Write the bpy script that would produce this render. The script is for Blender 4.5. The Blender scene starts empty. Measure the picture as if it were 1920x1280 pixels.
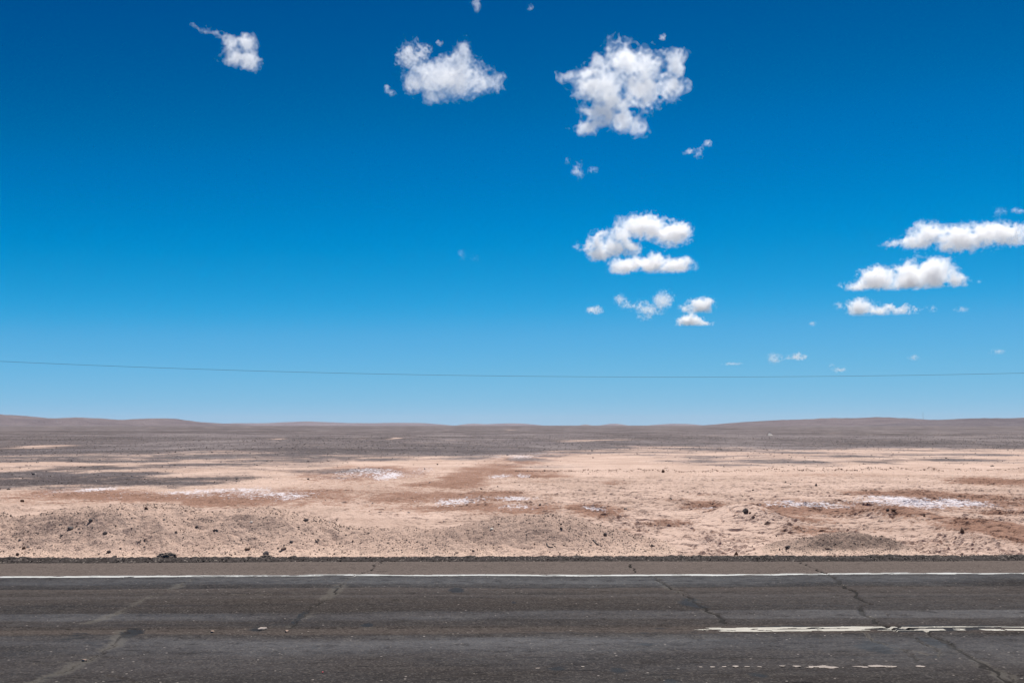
import bpy, bmesh, math, random
import numpy as np
from mathutils import Vector, Matrix

# ------------------------------------------------------------------ camera, sky, sun, exposure
scene = bpy.context.scene
col = scene.collection
random.seed(7)
RNG = np.random.default_rng(11)
F, CAM_H = 1867.0, 2.0                       # focal length in photograph pixels, eye height in metres
PITCH = math.atan(157.0 / F)
YAW = 0.0205
cam = bpy.data.cameras.new('camera')
cam.sensor_width = 36.0
cam.lens = 36.0 * F / 1920.0
cam.clip_start, cam.clip_end = 0.1, 200000.0
cam_ob = bpy.data.objects.new('camera', cam)
col.objects.link(cam_ob)
cam_ob.location = (0, 0, CAM_H)
cam_ob.rotation_euler = (math.pi / 2 + PITCH, 0, -YAW)
scene.camera = cam_ob

SUN_EL, SUN_AZ = math.radians(64), math.radians(22)       # azimuth clockwise from +Y (straight over the road)
world = bpy.data.worlds.new('World')
scene.world = world
world.use_nodes = True
wt = world.node_tree
sky = wt.nodes.new('ShaderNodeTexSky')
sky.sky_type = 'NISHITA'
sky.sun_disc = False
sky.sun_elevation, sky.sun_rotation = SUN_EL, SUN_AZ
sky.altitude, sky.air_density, sky.dust_density, sky.ozone_density = 5000, 1.0, 1.0, 6.0
# one colour grade over the whole sky: the deep polarised blue of thin desert air
cur = wt.nodes.new('ShaderNodeRGBCurve')
for ci, pts in enumerate((
        [(0, 0), (.165, 0), (.243, .088), (.521, .262), (1, .55)],
        [(0, 0), (.10, .012), (.168, .086), (.22, .168), (.302, .285), (.443, .420), (.73, .535), (1, .62)],
        [(0, 0), (.20, .10), (.376, .300), (.431, .385), (.475, .480), (.609, .655), (.774, .752), (.859, .755), (1, .77)])):
    c_ = cur.mapping.curves[ci]
    c_.points[0].location, c_.points[1].location = pts[0], pts[-1]
    for p_ in pts[1:-1]: c_.points.new(*p_)
cur.mapping.update()
lo = wt.nodes.new('ShaderNodeVectorMath'); lo.operation = 'SCALE'; lo.inputs['Scale'].default_value = 0.1
hi_ = wt.nodes.new('ShaderNodeVectorMath'); hi_.operation = 'SCALE'; hi_.inputs['Scale'].default_value = 10.0
bg = wt.nodes['Background']
bg.inputs[1].default_value = 0.0768
wt.links.new(sky.outputs[0], lo.inputs[0]); wt.links.new(lo.outputs[0], cur.inputs['Color'])
wt.links.new(cur.outputs[0], hi_.inputs[0]); wt.links.new(hi_.outputs[0], bg.inputs[0])

sun = bpy.data.lights.new('sun', 'SUN')
sun.energy, sun.angle, sun.color = 5.0, math.radians(0.53), (1.0, 0.96, 0.90)
sun_ob = bpy.data.objects.new('sun', sun)
col.objects.link(sun_ob)
sun_dir = Vector((math.sin(SUN_AZ) * math.cos(SUN_EL), math.cos(SUN_AZ) * math.cos(SUN_EL), math.sin(SUN_EL)))
sun_ob.rotation_euler = sun_dir.to_track_quat('Z', 'Y').to_euler()
sun_ob.location = (0, 0, 50)

vs = scene.view_settings
vs.view_transform, vs.look, vs.exposure, vs.gamma = 'Standard', 'None', 0.38, 1.0
vs.use_curve_mapping = False
scene.cycles.max_bounces = 24
scene.cycles.diffuse_bounces = 3
scene.cycles.volume_bounces = 20
scene.cycles.transparent_max_bounces = 48
scene.cycles.use_denoising = True

# ------------------------------------------------------------------ helpers
def ray(px, py):
    """direction in the world of a pixel of the 1920 x 1280 photograph"""
    xr, yr = (px - 960.0) / F, -(py - 640.0) / F
    fw, up = math.cos(PITCH) - yr * math.sin(PITCH), math.sin(PITCH) + yr * math.cos(PITCH)
    return Vector((xr * math.cos(YAW) + fw * math.sin(YAW), -xr * math.sin(YAW) + fw * math.cos(YAW), up))

def gp(px, py, z=0.0):
    """where that pixel's line of sight meets level ground"""
    d = ray(px, py)
    t = (z - CAM_H) / d.z
    return d.x * t, d.y * t

def tag(o, label=None, cat=None, group=None, kind=None):
    if label: o['label'] = label
    if cat: o['category'] = cat
    if group: o['group'] = group
    if kind: o['kind'] = kind
    return o

def link(name, me, parent=None):
    o = bpy.data.objects.new(name, me)
    col.objects.link(o)
    if parent: o.parent = parent
    return o

def np_mesh(name, verts, faces, mat=None, smooth=True):
    """mesh from numpy arrays; faces is an (n,3) or (n,4) integer array"""
    me = bpy.data.meshes.new(name)
    verts = np.ascontiguousarray(verts, dtype=np.float32)
    faces = np.ascontiguousarray(faces, dtype=np.int32)
    n, k = faces.shape
    me.vertices.add(len(verts)); me.vertices.foreach_set('co', verts.ravel())
    me.loops.add(n * k); me.loops.foreach_set('vertex_index', faces.ravel())
    me.polygons.add(n)
    me.polygons.foreach_set('loop_start', np.arange(0, n * k, k, dtype=np.int32))
    me.polygons.foreach_set('loop_total', np.full(n, k, dtype=np.int32))
    me.polygons.foreach_set('use_smooth', np.full(n, smooth, dtype=bool))
    me.update(calc_edges=True)
    if mat: me.materials.append(mat)
    return me

def grid_faces(nr, nc):
    i = np.arange(nr * nc).reshape(nr, nc)
    return np.stack([i[:-1, :-1], i[:-1, 1:], i[1:, 1:], i[1:, :-1]], -1).reshape(-1, 4)

def attr(me, name, rgba):
    a = me.attributes.new(name, 'FLOAT_COLOR', 'POINT')
    a.data.foreach_set('color', np.ascontiguousarray(rgba, dtype=np.float32).ravel())

def _hash(ix, iy, s):
    h = (ix.astype(np.int64) * 374761393 + iy.astype(np.int64) * 668265263 + s * 974634947) & 0x7fffffff
    h = ((h ^ (h >> 13)) * 1274126177) & 0x7fffffff
    h = ((h ^ (h >> 15)) * 668265263) & 0x7fffffff
    return ((h ^ (h >> 16)) & 0xffff) / 65535.0

def vnoise(x, y, s=0):
    ix, iy = np.floor(x), np.floor(y)
    fx, fy = x - ix, y - iy
    ix, iy = ix.astype(np.int64), iy.astype(np.int64)
    ux, uy = fx * fx * fx * (fx * (fx * 6 - 15) + 10), fy * fy * fy * (fy * (fy * 6 - 15) + 10)
    def g(a, b, dx, dy):
        t = _hash(a, b, s) * 6.2831853
        return np.cos(t) * dx + np.sin(t) * dy
    n0 = g(ix, iy, fx, fy) * (1 - ux) + g(ix + 1, iy, fx - 1, fy) * ux
    n1 = g(ix, iy + 1, fx, fy - 1) * (1 - ux) + g(ix + 1, iy + 1, fx - 1, fy - 1) * ux
    return (n0 * (1 - uy) + n1 * uy) * 1.5

def fbm(x, y, oct=4, s=0, gain=0.5, lac=2.03):
    t, a = 0.0, 1.0
    for k in range(oct):
        t = t + a * vnoise(x, y, s + k * 17)
        x, y, a = x * lac + 3.1, y * lac - 1.7, a * gain
    return t

def cells(x, y, s=0):
    """cellular noise: distance to the border between cells, and a random number for each cell"""
    ix, iy = np.floor(x), np.floor(y)
    f1 = np.full(x.shape, 9.0); f2 = np.full(x.shape, 9.0); idn = np.zeros(x.shape); id2 = np.zeros(x.shape)
    dx1 = np.zeros(x.shape); dy1 = np.zeros(x.shape)
    for a in (-1, 0, 1):
        for b in (-1, 0, 1):
            cx, cy = (ix + a).astype(np.int64), (iy + b).astype(np.int64)
            px, py = cx + _hash(cx, cy, s), cy + _hash(cx, cy, s + 5)
            ddx, ddy = x - px, y - py
            d = np.sqrt(ddx * ddx + ddy * ddy)
            h = _hash(cx, cy, s + 9)
            new = d < f1
            f2 = np.where(new, f1, np.minimum(f2, d))
            idn = np.where(new, h, idn); id2 = np.where(new, _hash(cx, cy, s + 13), id2)
            dx1 = np.where(new, ddx, dx1); dy1 = np.where(new, ddy, dy1)
            f1 = np.where(new, d, f1)
    return f2 - f1, idn, id2, dx1, dy1

def sstep(a, b, t):
    t = np.clip((t - a) / (b - a), 0, 1)
    return t * t * (3 - 2 * t)

def srgb(r, g, b):
    f = lambda c: c / 12.92 if c <= 0.04045 else ((c + 0.055) / 1.055) ** 2.4
    return (f(r / 255), f(g / 255), f(b / 255), 1.0)

class NT:
    """small wrapper for building node materials"""
    def __init__(self, name):
        self.mat = bpy.data.materials.new(name); self.mat.use_nodes = True
        self.t = self.mat.node_tree
        self.bsdf = self.t.nodes['Principled BSDF']; self.out = self.t.nodes['Material Output']
    def n(self, kind, **kw):
        nd = self.t.nodes.new(kind)
        for k, v in kw.items(): setattr(nd, k, v)
        return nd
    def set(self, sock, v):
        if isinstance(v, bpy.types.NodeSocket): self.t.links.new(v, sock)
        else: sock.default_value = v
    def math(self, op, a, b=0.0, c=0.0, clamp=False):
        nd = self.n('ShaderNodeMath', operation=op, use_clamp=clamp)
        for i, v in enumerate((a, b, c)): self.set(nd.inputs[i], v)
        return nd.outputs[0]
    def mix(self, f, a, b, blend='MIX'):
        nd = self.n('ShaderNodeMix', data_type='RGBA', blend_type=blend)
        self.set(nd.inputs[0], f); self.set(nd.inputs[6], a); self.set(nd.inputs[7], b)
        return nd.outputs[2]
    def coords(self, scale=(1, 1, 1), obj=True):
        tc = self.n('ShaderNodeTexCoord')
        mp = self.n('ShaderNodeMapping'); mp.inputs['Scale'].default_value = scale
        self.t.links.new(tc.outputs['Object'], mp.inputs['Vector'])
        return mp.outputs[0]
    def noise(self, vec, scale, detail=4.0, rough=0.55, dist=0.0):
        nd = self.n('ShaderNodeTexNoise'); nd.inputs['Scale'].default_value = scale
        nd.inputs['Detail'].default_value = detail; nd.inputs['Roughness'].default_value = rough
        nd.inputs['Distortion'].default_value = dist
        self.t.links.new(vec, nd.inputs['Vector'])
        return nd.outputs[0]
    def voro(self, vec, scale, feature='F1', rnd=1.0):
        nd = self.n('ShaderNodeTexVoronoi', feature=feature); nd.inputs['Scale'].default_value = scale
        nd.inputs['Randomness'].default_value = rnd
        self.t.links.new(vec, nd.inputs['Vector'])
        return nd
    def step(self, v, lo, hi):
        nd = self.n('ShaderNodeMapRange', interpolation_type='SMOOTHSTEP')
        self.set(nd.inputs[0], v); nd.inputs[1].default_value = lo; nd.inputs[2].default_value = hi
        return nd.outputs[0]
    def ramp(self, v, stops, interp='LINEAR'):
        nd = self.n('ShaderNodeValToRGB'); cr = nd.color_ramp; cr.interpolation = interp
        while len(cr.elements) > 1: cr.elements.remove(cr.elements[-1])
        for i, (p, c) in enumerate(stops):
            e = cr.elements[0] if i == 0 else cr.elements.new(p)
            e.position = p; e.color = c if len(c) == 4 else (*c, 1)
        self.set(nd.inputs[0], v)
        return nd.outputs[0]
    def attr(self, name):
        nd = self.n('ShaderNodeAttribute', attribute_name=name)
        sp = self.n('ShaderNodeSeparateColor'); self.t.links.new(nd.outputs['Color'], sp.inputs[0])
        return sp.outputs[0], sp.outputs[1], sp.outputs[2], nd.outputs['Alpha']
    def bump(self, h, strength, dist):
        nd = self.n('ShaderNodeBump'); nd.inputs['Strength'].default_value = strength
        nd.inputs['Distance'].default_value = dist
        self.t.links.new(h, nd.inputs['Height']); self.t.links.new(nd.outputs[0], self.bsdf.inputs['Normal'])
    def finish(self, color, rough, spec=0.3):
        self.set(self.bsdf.inputs['Base Color'], color); self.set(self.bsdf.inputs['Roughness'], rough)
        self.bsdf.inputs['Specular IOR Level'].default_value = spec
        return self.mat

# ------------------------------------------------------------------ materials of the ground
SAND_A, SAND_B = (0.535, 0.392, 0.322, 1), (0.440, 0.316, 0.255, 1)
def ground_material():
    m = NT('desert_floor')
    c = m.coords()
    red, salt, dark, pale = m.attr('cover')
    big = m.noise(c, 0.35, 5, 0.6)
    mid = m.noise(c, 2.2, 5, 0.65)
    fine = m.noise(c, 14.0, 4, 0.7)
    grain = m.noise(c, 60.0, 2, 0.6)
    sand = m.mix(m.step(big, 0.35, 0.68), SAND_A, SAND_B)
    sand = m.mix(m.math('MULTIPLY', m.step(fine, 0.48, 0.75), 0.30), sand, (0.30, 0.205, 0.155, 1))
    sand = m.mix(m.math('MULTIPLY', m.step(grain, 0.55, 0.8), 0.35), sand, (0.60, 0.46, 0.385, 1))
    tan = m.noise(m.coords((0.12, 0.22, 1)), 1.0, 7, 0.72)
    sand = m.mix(m.math('MULTIPLY', m.step(tan, 0.48, 0.64), 0.55), sand, (0.315, 0.215, 0.168, 1))
    # oxide stain: the broad mask is broken up by noise
    brk = m.math('ADD', m.math('MULTIPLY', m.math('SUBTRACT', mid, 0.5), 1.1), m.math('MULTIPLY', m.math('SUBTRACT', fine, 0.5), 1.3))
    rmask = m.step(m.math('ADD', red, brk), 0.30, 0.74)
    redc = m.mix(m.step(fine, 0.40, 0.62), (0.125, 0.054, 0.033, 1), (0.260, 0.132, 0.084, 1))
    colr = m.mix(m.math('MULTIPLY', rmask, 0.80), sand, redc)
    # dark volcanic gravel
    lay = m.math('SUBTRACT', m.noise(m.coords((0.10, 0.16, 1)), 1.0, 7, 0.72), 0.5)
    dmask = m.step(m.math('ADD', dark, m.math('ADD', m.math('MULTIPLY', brk, 0.55), m.math('MULTIPLY', lay, 2.3))), 0.24, 0.80)
    vo = m.voro(c, 11.0)
    vo2 = m.voro(c, 2.3)
    stn = m.n('ShaderNodeSeparateColor'); m.t.links.new(vo.outputs['Color'], stn.inputs[0])
    stn2 = m.n('ShaderNodeSeparateColor'); m.t.links.new(vo2.outputs['Color'], stn2.inputs[0])
    gcol = m.mix(stn.outputs[0], (0.054, 0.043, 0.043, 1), (0.160, 0.133, 0.132, 1))
    gcol = m.mix(m.math('MULTIPLY', m.step(stn2.outputs[1], 0.90, 0.97), 0.5), gcol, (0.36, 0.29, 0.25, 1))
    far = m.noise(m.coords((0.02, 0.012, 0.1)), 1.0, 5, 0.6)
    gcol = m.mix(m.math('MULTIPLY', m.step(far, 0.42, 0.62), 0.40), gcol, (0.190, 0.162, 0.166, 1))
    far2 = m.noise(m.coords((0.006, 0.05, 0.1)), 1.0, 6, 0.65)
    gcol = m.mix(m.math('MULTIPLY', m.step(far2, 0.52, 0.66), 0.65), gcol, (0.058, 0.045, 0.043, 1))
    far3 = m.noise(m.coords((0.05, 0.03, 0.1)), 1.0, 7, 0.75)
    gcol = m.mix(m.math('MULTIPLY', m.step(far3, 0.51, 0.60), 0.65), gcol, (0.225, 0.190, 0.185, 1))
    far4 = m.noise(m.coords((0.0012, 0.007, 0.1)), 1.0, 7, 0.72)
    gcol = m.mix(m.math('MULTIPLY', m.step(far4, 0.52, 0.62), 0.55), gcol, (0.200, 0.170, 0.172, 1))
    gcol = m.mix(m.math('MULTIPLY', m.step(far4, 0.48, 0.40), 0.55), gcol, (0.062, 0.049, 0.050, 1))
    gcol = m.mix(m.math('MULTIPLY', m.step(far3, 0.47, 0.38), 0.65), gcol, (0.070, 0.056, 0.054, 1))
    colr = m.mix(dmask, colr, gcol)
    # salt crust
    sbrk = m.math('ADD', m.math('MULTIPLY', m.math('SUBTRACT', m.noise(m.coords((1.3, 0.45, 1)), 6.0, 6, 0.80), 0.5), 2.6), m.math('MULTIPLY', m.math('SUBTRACT', mid, 0.5), 0.5))
    smask = m.step(m.math('ADD', m.math('MULTIPLY', salt, 0.86), sbrk), 0.52, 0.88)
    colr = m.mix(m.math('MULTIPLY', smask, 0.9), colr, (0.64, 0.60, 0.63, 1))
    # scattered pebbles too small to be stones of their own
    pv = m.voro(m.coords((1, 1, 1)), 9.0)
    ps = m.n('ShaderNodeSeparateColor'); m.t.links.new(pv.outputs['Color'], ps.inputs[0])
    peb = m.math('MULTIPLY', m.math('LESS_THAN', pv.outputs['Distance'], 0.28), m.math('GREATER_THAN', m.math('ADD', ps.outputs[0], m.math('MULTIPLY', mid, 0.25)), 1.03))
    colr = m.mix(m.math('MULTIPLY', peb, 0.75), colr, (0.085, 0.066, 0.060, 1))
    h = m.math('ADD', m.math('MULTIPLY', fine, 1.0), m.math('ADD', m.math('MULTIPLY', mid, 1.6), m.math('MULTIPLY', grain, 0.25)))
    m.bump(h, 0.55, 0.06)
    return m.finish(colr, 0.95, 0.12)

def mound_material():
    m = NT('loose_dirt')
    c = m.coords()
    dark, pale, tone, grit = m.attr('cover')
    mid = m.noise(c, 1.6, 5, 0.6)
    fine = m.noise(c, 16.0, 4, 0.7)
    base = m.mix(m.step(mid, 0.35, 0.65), (0.61, 0.440, 0.352, 1), (0.53, 0.375, 0.298, 1))
    base = m.mix(m.math('MULTIPLY', m.step(fine, 0.5, 0.8), 0.35), base, (0.29, 0.205, 0.160, 1))
    base = m.mix(m.math('MULTIPLY', tone, 0.75), base, m.mix(fine, (0.250, 0.174, 0.142, 1), (0.420, 0.299, 0.243, 1)))
    base = m.mix(m.math('MULTIPLY', grit, 0.80), base, m.mix(m.step(fine, 0.35, 0.7), (0.130, 0.093, 0.077, 1), (0.275, 0.198, 0.160, 1)))
    base = m.mix(m.math('MULTIPLY', pale, 0.7), base, (0.56, 0.42, 0.335, 1))
    for sc, th, cc, k in ((24.0, 0.86, (0.080, 0.066, 0.062, 1), 0.9), (42.0, 0.90, (0.11, 0.088, 0.08, 1), 0.7)):
        v = m.voro(c, sc)
        s = m.n('ShaderNodeSeparateColor'); m.t.links.new(v.outputs['Color'], s.inputs[0])
        sel = m.math('GREATER_THAN', m.math('ADD', s.outputs[0], m.math('ADD', m.math('MULTIPLY', dark, 0.34), m.math('MULTIPLY', m.math('SUBTRACT', mid, 0.5), 0.9))), th + 0.06)
        dot = m.math('MULTIPLY', m.math('LESS_THAN', v.outputs['Distance'], 0.36), sel)
        base = m.mix(m.math('MULTIPLY', dot, k), base, cc)
    h = m.math('ADD', fine, m.math('MULTIPLY', m.noise(c, 45.0, 3, 0.7), 0.5))
    m.bump(h, 0.7, 0.05)
    return m.finish(base, 0.95, 0.12)

# positions along the road's cross-section (metres from the camera, the road runs along X)
Y_NEAR, Y_EDGE, Y_GRAVEL = 3.2, 14.88, 15.36
Y_LINE0, Y_LINE1 = 13.395, 13.545
Y_MID0, Y_MID1 = 9.78, 9.98

def road_material():
    m = NT('worn_asphalt')
    c = m.coords()
    crack, seal, tar, oil = m.attr('wear')
    sep = m.n('ShaderNodeSeparateXYZ'); m.t.links.new(c, sep.inputs[0])
    x, y = sep.outputs[0], sep.outputs[1]
    wob = m.noise(m.coords((0.10, 0.6, 1)), 1.0, 4, 0.6)
    wob2 = m.noise(m.coords((0.5, 0.8, 1)), 1.5, 4, 0.6)
    yy = m.math('ADD', y, m.math('ADD', m.math('MULTIPLY', m.math('SUBTRACT', wob, 0.5), 0.36), m.math('MULTIPLY', m.math('SUBTRACT', wob2, 0.5), 0.17)))
    t = m.math('DIVIDE', m.math('SUBTRACT', yy, 7.0), 8.5)
    def g(v, warm=0.0): return (v * (1.10 + warm), v * (1.0), v * (0.93 - warm * 0.9), 1)
    st = [(7.0, g(0.018, .05)), (8.15, g(0.019, .05)), (8.45, g(0.026, .03)), (8.85, g(0.027, .02)), (9.1, g(0.027, -.02)), (9.45, g(0.030, -.03)), (9.62, g(0.026, .0)), (9.68, g(0.018, .05)),
          (9.78, g(0.038, .10)), (9.98, g(0.037, .10)), (10.12, g(0.026, .06)), (10.40, g(0.024, .05)), (10.52, g(0.031, .0)), (10.83, g(0.030, .0)), (10.93, g(0.021, .04)),
          (11.4, g(0.025, .07)), (11.72, g(0.028, .08)), (11.80, g(0.036, .05)), (11.92, g(0.036, .05)), (11.97, g(0.026, .08)), (12.44, g(0.037, .09)), (12.50, g(0.018, .03)), (12.72, g(0.019, -.01)), (12.82, g(0.023, -.05)), (13.1, g(0.021, -.04)), (13.42, g(0.022, -.02)),
          (13.56, g(0.080, .08)), (15.5, g(0.080, .08))]
    st = [(p, (cc[0] * 1.55, cc[1] * 1.55, cc[2] * 1.68, 1)) for p, cc in st]
    base = m.ramp(t, [((p - 7.0) / 8.5, cc) for p, cc in st])
    # shoulder: an undistorted edge behind the white line
    sh = m.step(y, 13.50, 13.58)
    streak = m.noise(m.coords((0.12, 7.0, 1)), 1.0, 6, 0.65)
    base = m.mix(m.math('MULTIPLY', m.math('SUBTRACT', 1.0, sh), m.math('MULTIPLY', m.step(streak, 0.48, 0.75), 0.60)), base, (0.017, 0.017, 0.019, 1))
    streak2 = m.noise(m.coords((0.25, 16.0, 1)), 1.0, 4, 0.6)
    base = m.mix(m.math('MULTIPLY', m.step(streak2, 0.54, 0.74), 0.40), base, (0.050, 0.045, 0.040, 1))
    patch = m.noise(m.coords((0.35, 1.0, 1)), 0.9, 5, 0.6)
    base = m.mix(m.math('MULTIPLY', m.step(patch, 0.50, 0.70), 0.45), base, (0.020, 0.020, 0.022, 1))
    base = m.mix(m.math('MULTIPLY', sh, 1.0), base, m.mix(patch, (0.100, 0.081, 0.073, 1), (0.136, 0.111, 0.100, 1)))
    # mottling, then aggregate
    mot = m.noise(m.coords((1.0, 1.6, 1)), 5.0, 6, 0.75)
    base = m.mix(m.math('MULTIPLY', m.step(mot, 0.52, 0.70), 0.45), base, (0.062, 0.056, 0.050, 1))
    base = m.mix(m.math('MULTIPLY', m.step(mot, 0.48, 0.32), 0.45), base, (0.012, 0.012, 0.012, 1))
    ag = m.voro(c, 60.0)
    ags = m.n('ShaderNodeSeparateColor'); m.t.links.new(ag.outputs['Color'], ags.inputs[0])
    base = m.mix(m.math('MULTIPLY', m.step(ags.outputs[0], 0.62, 1.0), 0.34), base, (0.135, 0.120, 0.106, 1))
    base = m.mix(m.math('MULTIPLY', m.step(ags.outputs[1], 0.55, 1.0), 0.45), base, (0.014, 0.013, 0.013, 1))
    ag2 = m.voro(c, 22.0)
    ag2s = m.n('ShaderNodeSeparateColor'); m.t.links.new(ag2.outputs['Color'], ag2s.inputs[0])
    spk = m.math('MULTIPLY', m.math('GREATER_THAN', ag2s.outputs[0], 0.972), m.math('LESS_THAN', ag2.outputs['Distance'], 0.24))
    base = m.mix(m.math('MULTIPLY', spk, 0.75), base, (0.25, 0.22, 0.20, 1))
    # short dark tyre scuffs and bitumen smears drawn out along the road
    sc = m.noise(m.coords((1.1, 13.0, 1)), 1.6, 3, 0.55)
    near = m.step(y, 9.6, 8.9)
    base = m.mix(m.math('MULTIPLY', m.math('ADD', m.math('MULTIPLY', near, 0.60), 0.25), m.step(sc, 0.640, 0.68)), base, (0.009, 0.009, 0.010, 1))
    fine = m.noise(c, 30.0, 4, 0.7)
    sealm = m.step(m.math('ADD', seal, m.math('ADD', m.math('MULTIPLY', m.math('SUBTRACT', fine, 0.5), 1.4), m.math('MULTIPLY', m.math('SUBTRACT', mot, 0.5), 1.2))), 0.30, 0.85)
    base = m.mix(m.math('MULTIPLY', sealm, 0.60), base, (0.092, 0.084, 0.074, 1))
    tarm = m.step(m.math('ADD', tar, m.math('MULTIPLY', m.math('SUBTRACT', m.noise(m.coords((1, 3, 1)), 5.0, 5, 0.7), 0.5), 1.3)), 0.45, 0.72)
    base = m.mix(m.math('MULTIPLY', tarm, 0.85), base, (0.011, 0.012, 0.014, 1))
    base = m.mix(m.step(crack, 0.35, 0.75), base, (0.026, 0.024, 0.023, 1))
    rough = m.math('SUBTRACT', 0.80, m.math('MULTIPLY', m.math('ADD', tarm, m.step(streak, 0.45, 0.75)), 0.12))
    h = m.math('ADD', m.math('MULTIPLY', ag.outputs['Distance'], -0.6), m.math('MULTIPLY', fine, 0.5))
    m.bump(h, 0.5, 0.006)
    gloss = m.ramp(t, [((p - 7.0) / 8.5, (v, v, v, 1)) for p, v in ((7.0, .10), (8.3, .12), (9.0, .30), (9.45, .42), (9.66, .2), (9.74, .0), (10.0, .0), (10.42, .1), (10.5, .36), (10.86, .33), (10.92, .05), (12.48, .04), (12.52, .12), (12.78, .2), (12.84, .45), (13.45, .30), (13.56, .0), (15.5, .0))])
    gs = m.n('ShaderNodeSeparateColor'); m.t.links.new(gloss, gs.inputs[0])
    m.set(m.bsdf.inputs['Specular IOR Level'], m.math('ADD', m.math('MULTIPLY', gs.outputs[0], m.math('MULTIPLY', 0.95, m.math('MULTIPLY', m.step(m.noise(m.coords((0.16, 0.5, 1)), 1.0, 4, 0.6), 0.34, 0.66), m.step(mot, 0.25, 0.62)))), m.math('MULTIPLY', tarm, 0.05)))
    m.set(m.bsdf.inputs['Base Color'], base); m.set(m.bsdf.inputs['Roughness'], rough)
    return m.mat

def rock_material(name, a, b, scale=9.0):
    m = NT(name)
    c = m.coords()
    n = m.noise(c, scale, 5, 0.65)
    v = m.voro(c, scale * 2.2)
    s = m.n('ShaderNodeSeparateColor'); m.t.links.new(v.outputs['Color'], s.inputs[0])
    cc = m.mix(m.step(n, 0.35, 0.65), (*a, 1), (*b, 1))
    cc = m.mix(m.math('MULTIPLY', m.step(s.outputs[0], 0.75, 0.95), 0.3), cc, (b[0] * 1.5, b[1] * 1.45, b[2] * 1.4, 1))
    m.bump(m.math('ADD', n, m.math('MULTIPLY', v.outputs['Distance'], 0.4)), 0.6, 0.15)
    return m.finish(cc, 0.9, 0.2)

MAT_GROUND = ground_material()
MAT_MOUND = mound_material()
MAT_ROAD = road_material()
MAT_ROCK = {
    'dark': rock_material('dark_basalt', (0.085, 0.070, 0.068), (0.150, 0.125, 0.118)),
    'grey': rock_material('grey_stone', (0.130, 0.118, 0.118), (0.215, 0.195, 0.190)),
    'brown': rock_material('brown_stone', (0.085, 0.050, 0.038), (0.165, 0.095, 0.068)),
    'pale': rock_material('pale_stone', (0.68, 0.61, 0.54), (0.82, 0.76, 0.69)),
    'beige': rock_material('beige_clod', (0.30, 0.215, 0.165), (0.42, 0.31, 0.245)),
}

# ------------------------------------------------------------------ terrain
# patches of cover on the desert floor: centre and half size in photograph pixels on level ground, then strength
RED = [(1050, 851, 46, 2, .8), (1010, 857, 42, 3, .8), (980, 864, 40, 3.5, .8), (948, 872, 38, 4, .8), (915, 880, 40, 4.5, .8), (886, 889, 42, 5, .8), (862, 898, 44, 5, .85), (835, 906, 60, 5, .85), (780, 915, 90, 5, .5), (700, 925, 120, 6, .45), (650, 905, 100, 5, .42), (740, 900, 80, 4, .42), (600, 885, 80, 4, .4), (820, 865, 60, 3, .42), (1180, 985, 60, 4, .4), (1380, 1000, 60, 4, .35), (1640, 985, 60, 4, .35), (1760, 1005, 60, 5, .35), (60, 925, 60, 9, .75), (150, 929, 90, 8, .95), (250, 930, 90, 8, .9), (340, 932, 90, 8, .85), (380, 940, 40, 4, 1.0), (450, 937, 130, 9, .95), (560, 930, 90, 13, .8),
       (610, 945, 90, 7, .45), (700, 945, 160, 5, .45), (690, 886, 80, 10, .85), (780, 890, 90, 6, .5), (860, 908, 60, 6, .75), (900, 925, 90, 5, .85), (800, 930, 110, 8, .75), (760, 938, 100, 5, .7),
       (900, 932, 110, 8, .7), (880, 952, 150, 8, .8), (1000, 952, 110, 5, .55), (1110, 955, 45, 8, 1.0), (960, 888, 60, 7, .8), (1010, 893, 55, 3, .9), (1085, 948, 60, 3, .5),
       (960, 862, 70, 6, .6), (890, 868, 80, 3, .4), (1250, 975, 45, 4, .7), (1150, 905, 20, 3, .6),
       (1320, 945, 45, 9, .8), (1350, 955, 60, 7, .55), (1450, 955, 60, 8, .9), (1530, 955, 90, 9, .85), (1620, 955, 70, 8, .7), (1500, 942, 40, 5, .6), (1500, 971, 50, 4, .75), (1540, 989, 50, 4, .6),
       (1690, 926, 100, 5, .9), (1790, 932, 120, 10, .85), (1850, 945, 90, 10, .8), (1690, 948, 110, 8, .7), (1700, 970, 55, 7, .85), (1880, 963, 45, 4, .7), (1860, 992, 60, 12, .9), (1900, 1000, 40, 9, .95),
       (1880, 903, 70, 5, .9), (1310, 924, 25, 2, .5), (1560, 890, 90, 2, .5), (1320, 988, 35, 4, .35), (640, 865, 60, 2, .4), (600, 900, 90, 3, .3), (820, 880, 60, 3, .4), (80, 945, 120, 2, .5)]
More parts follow.
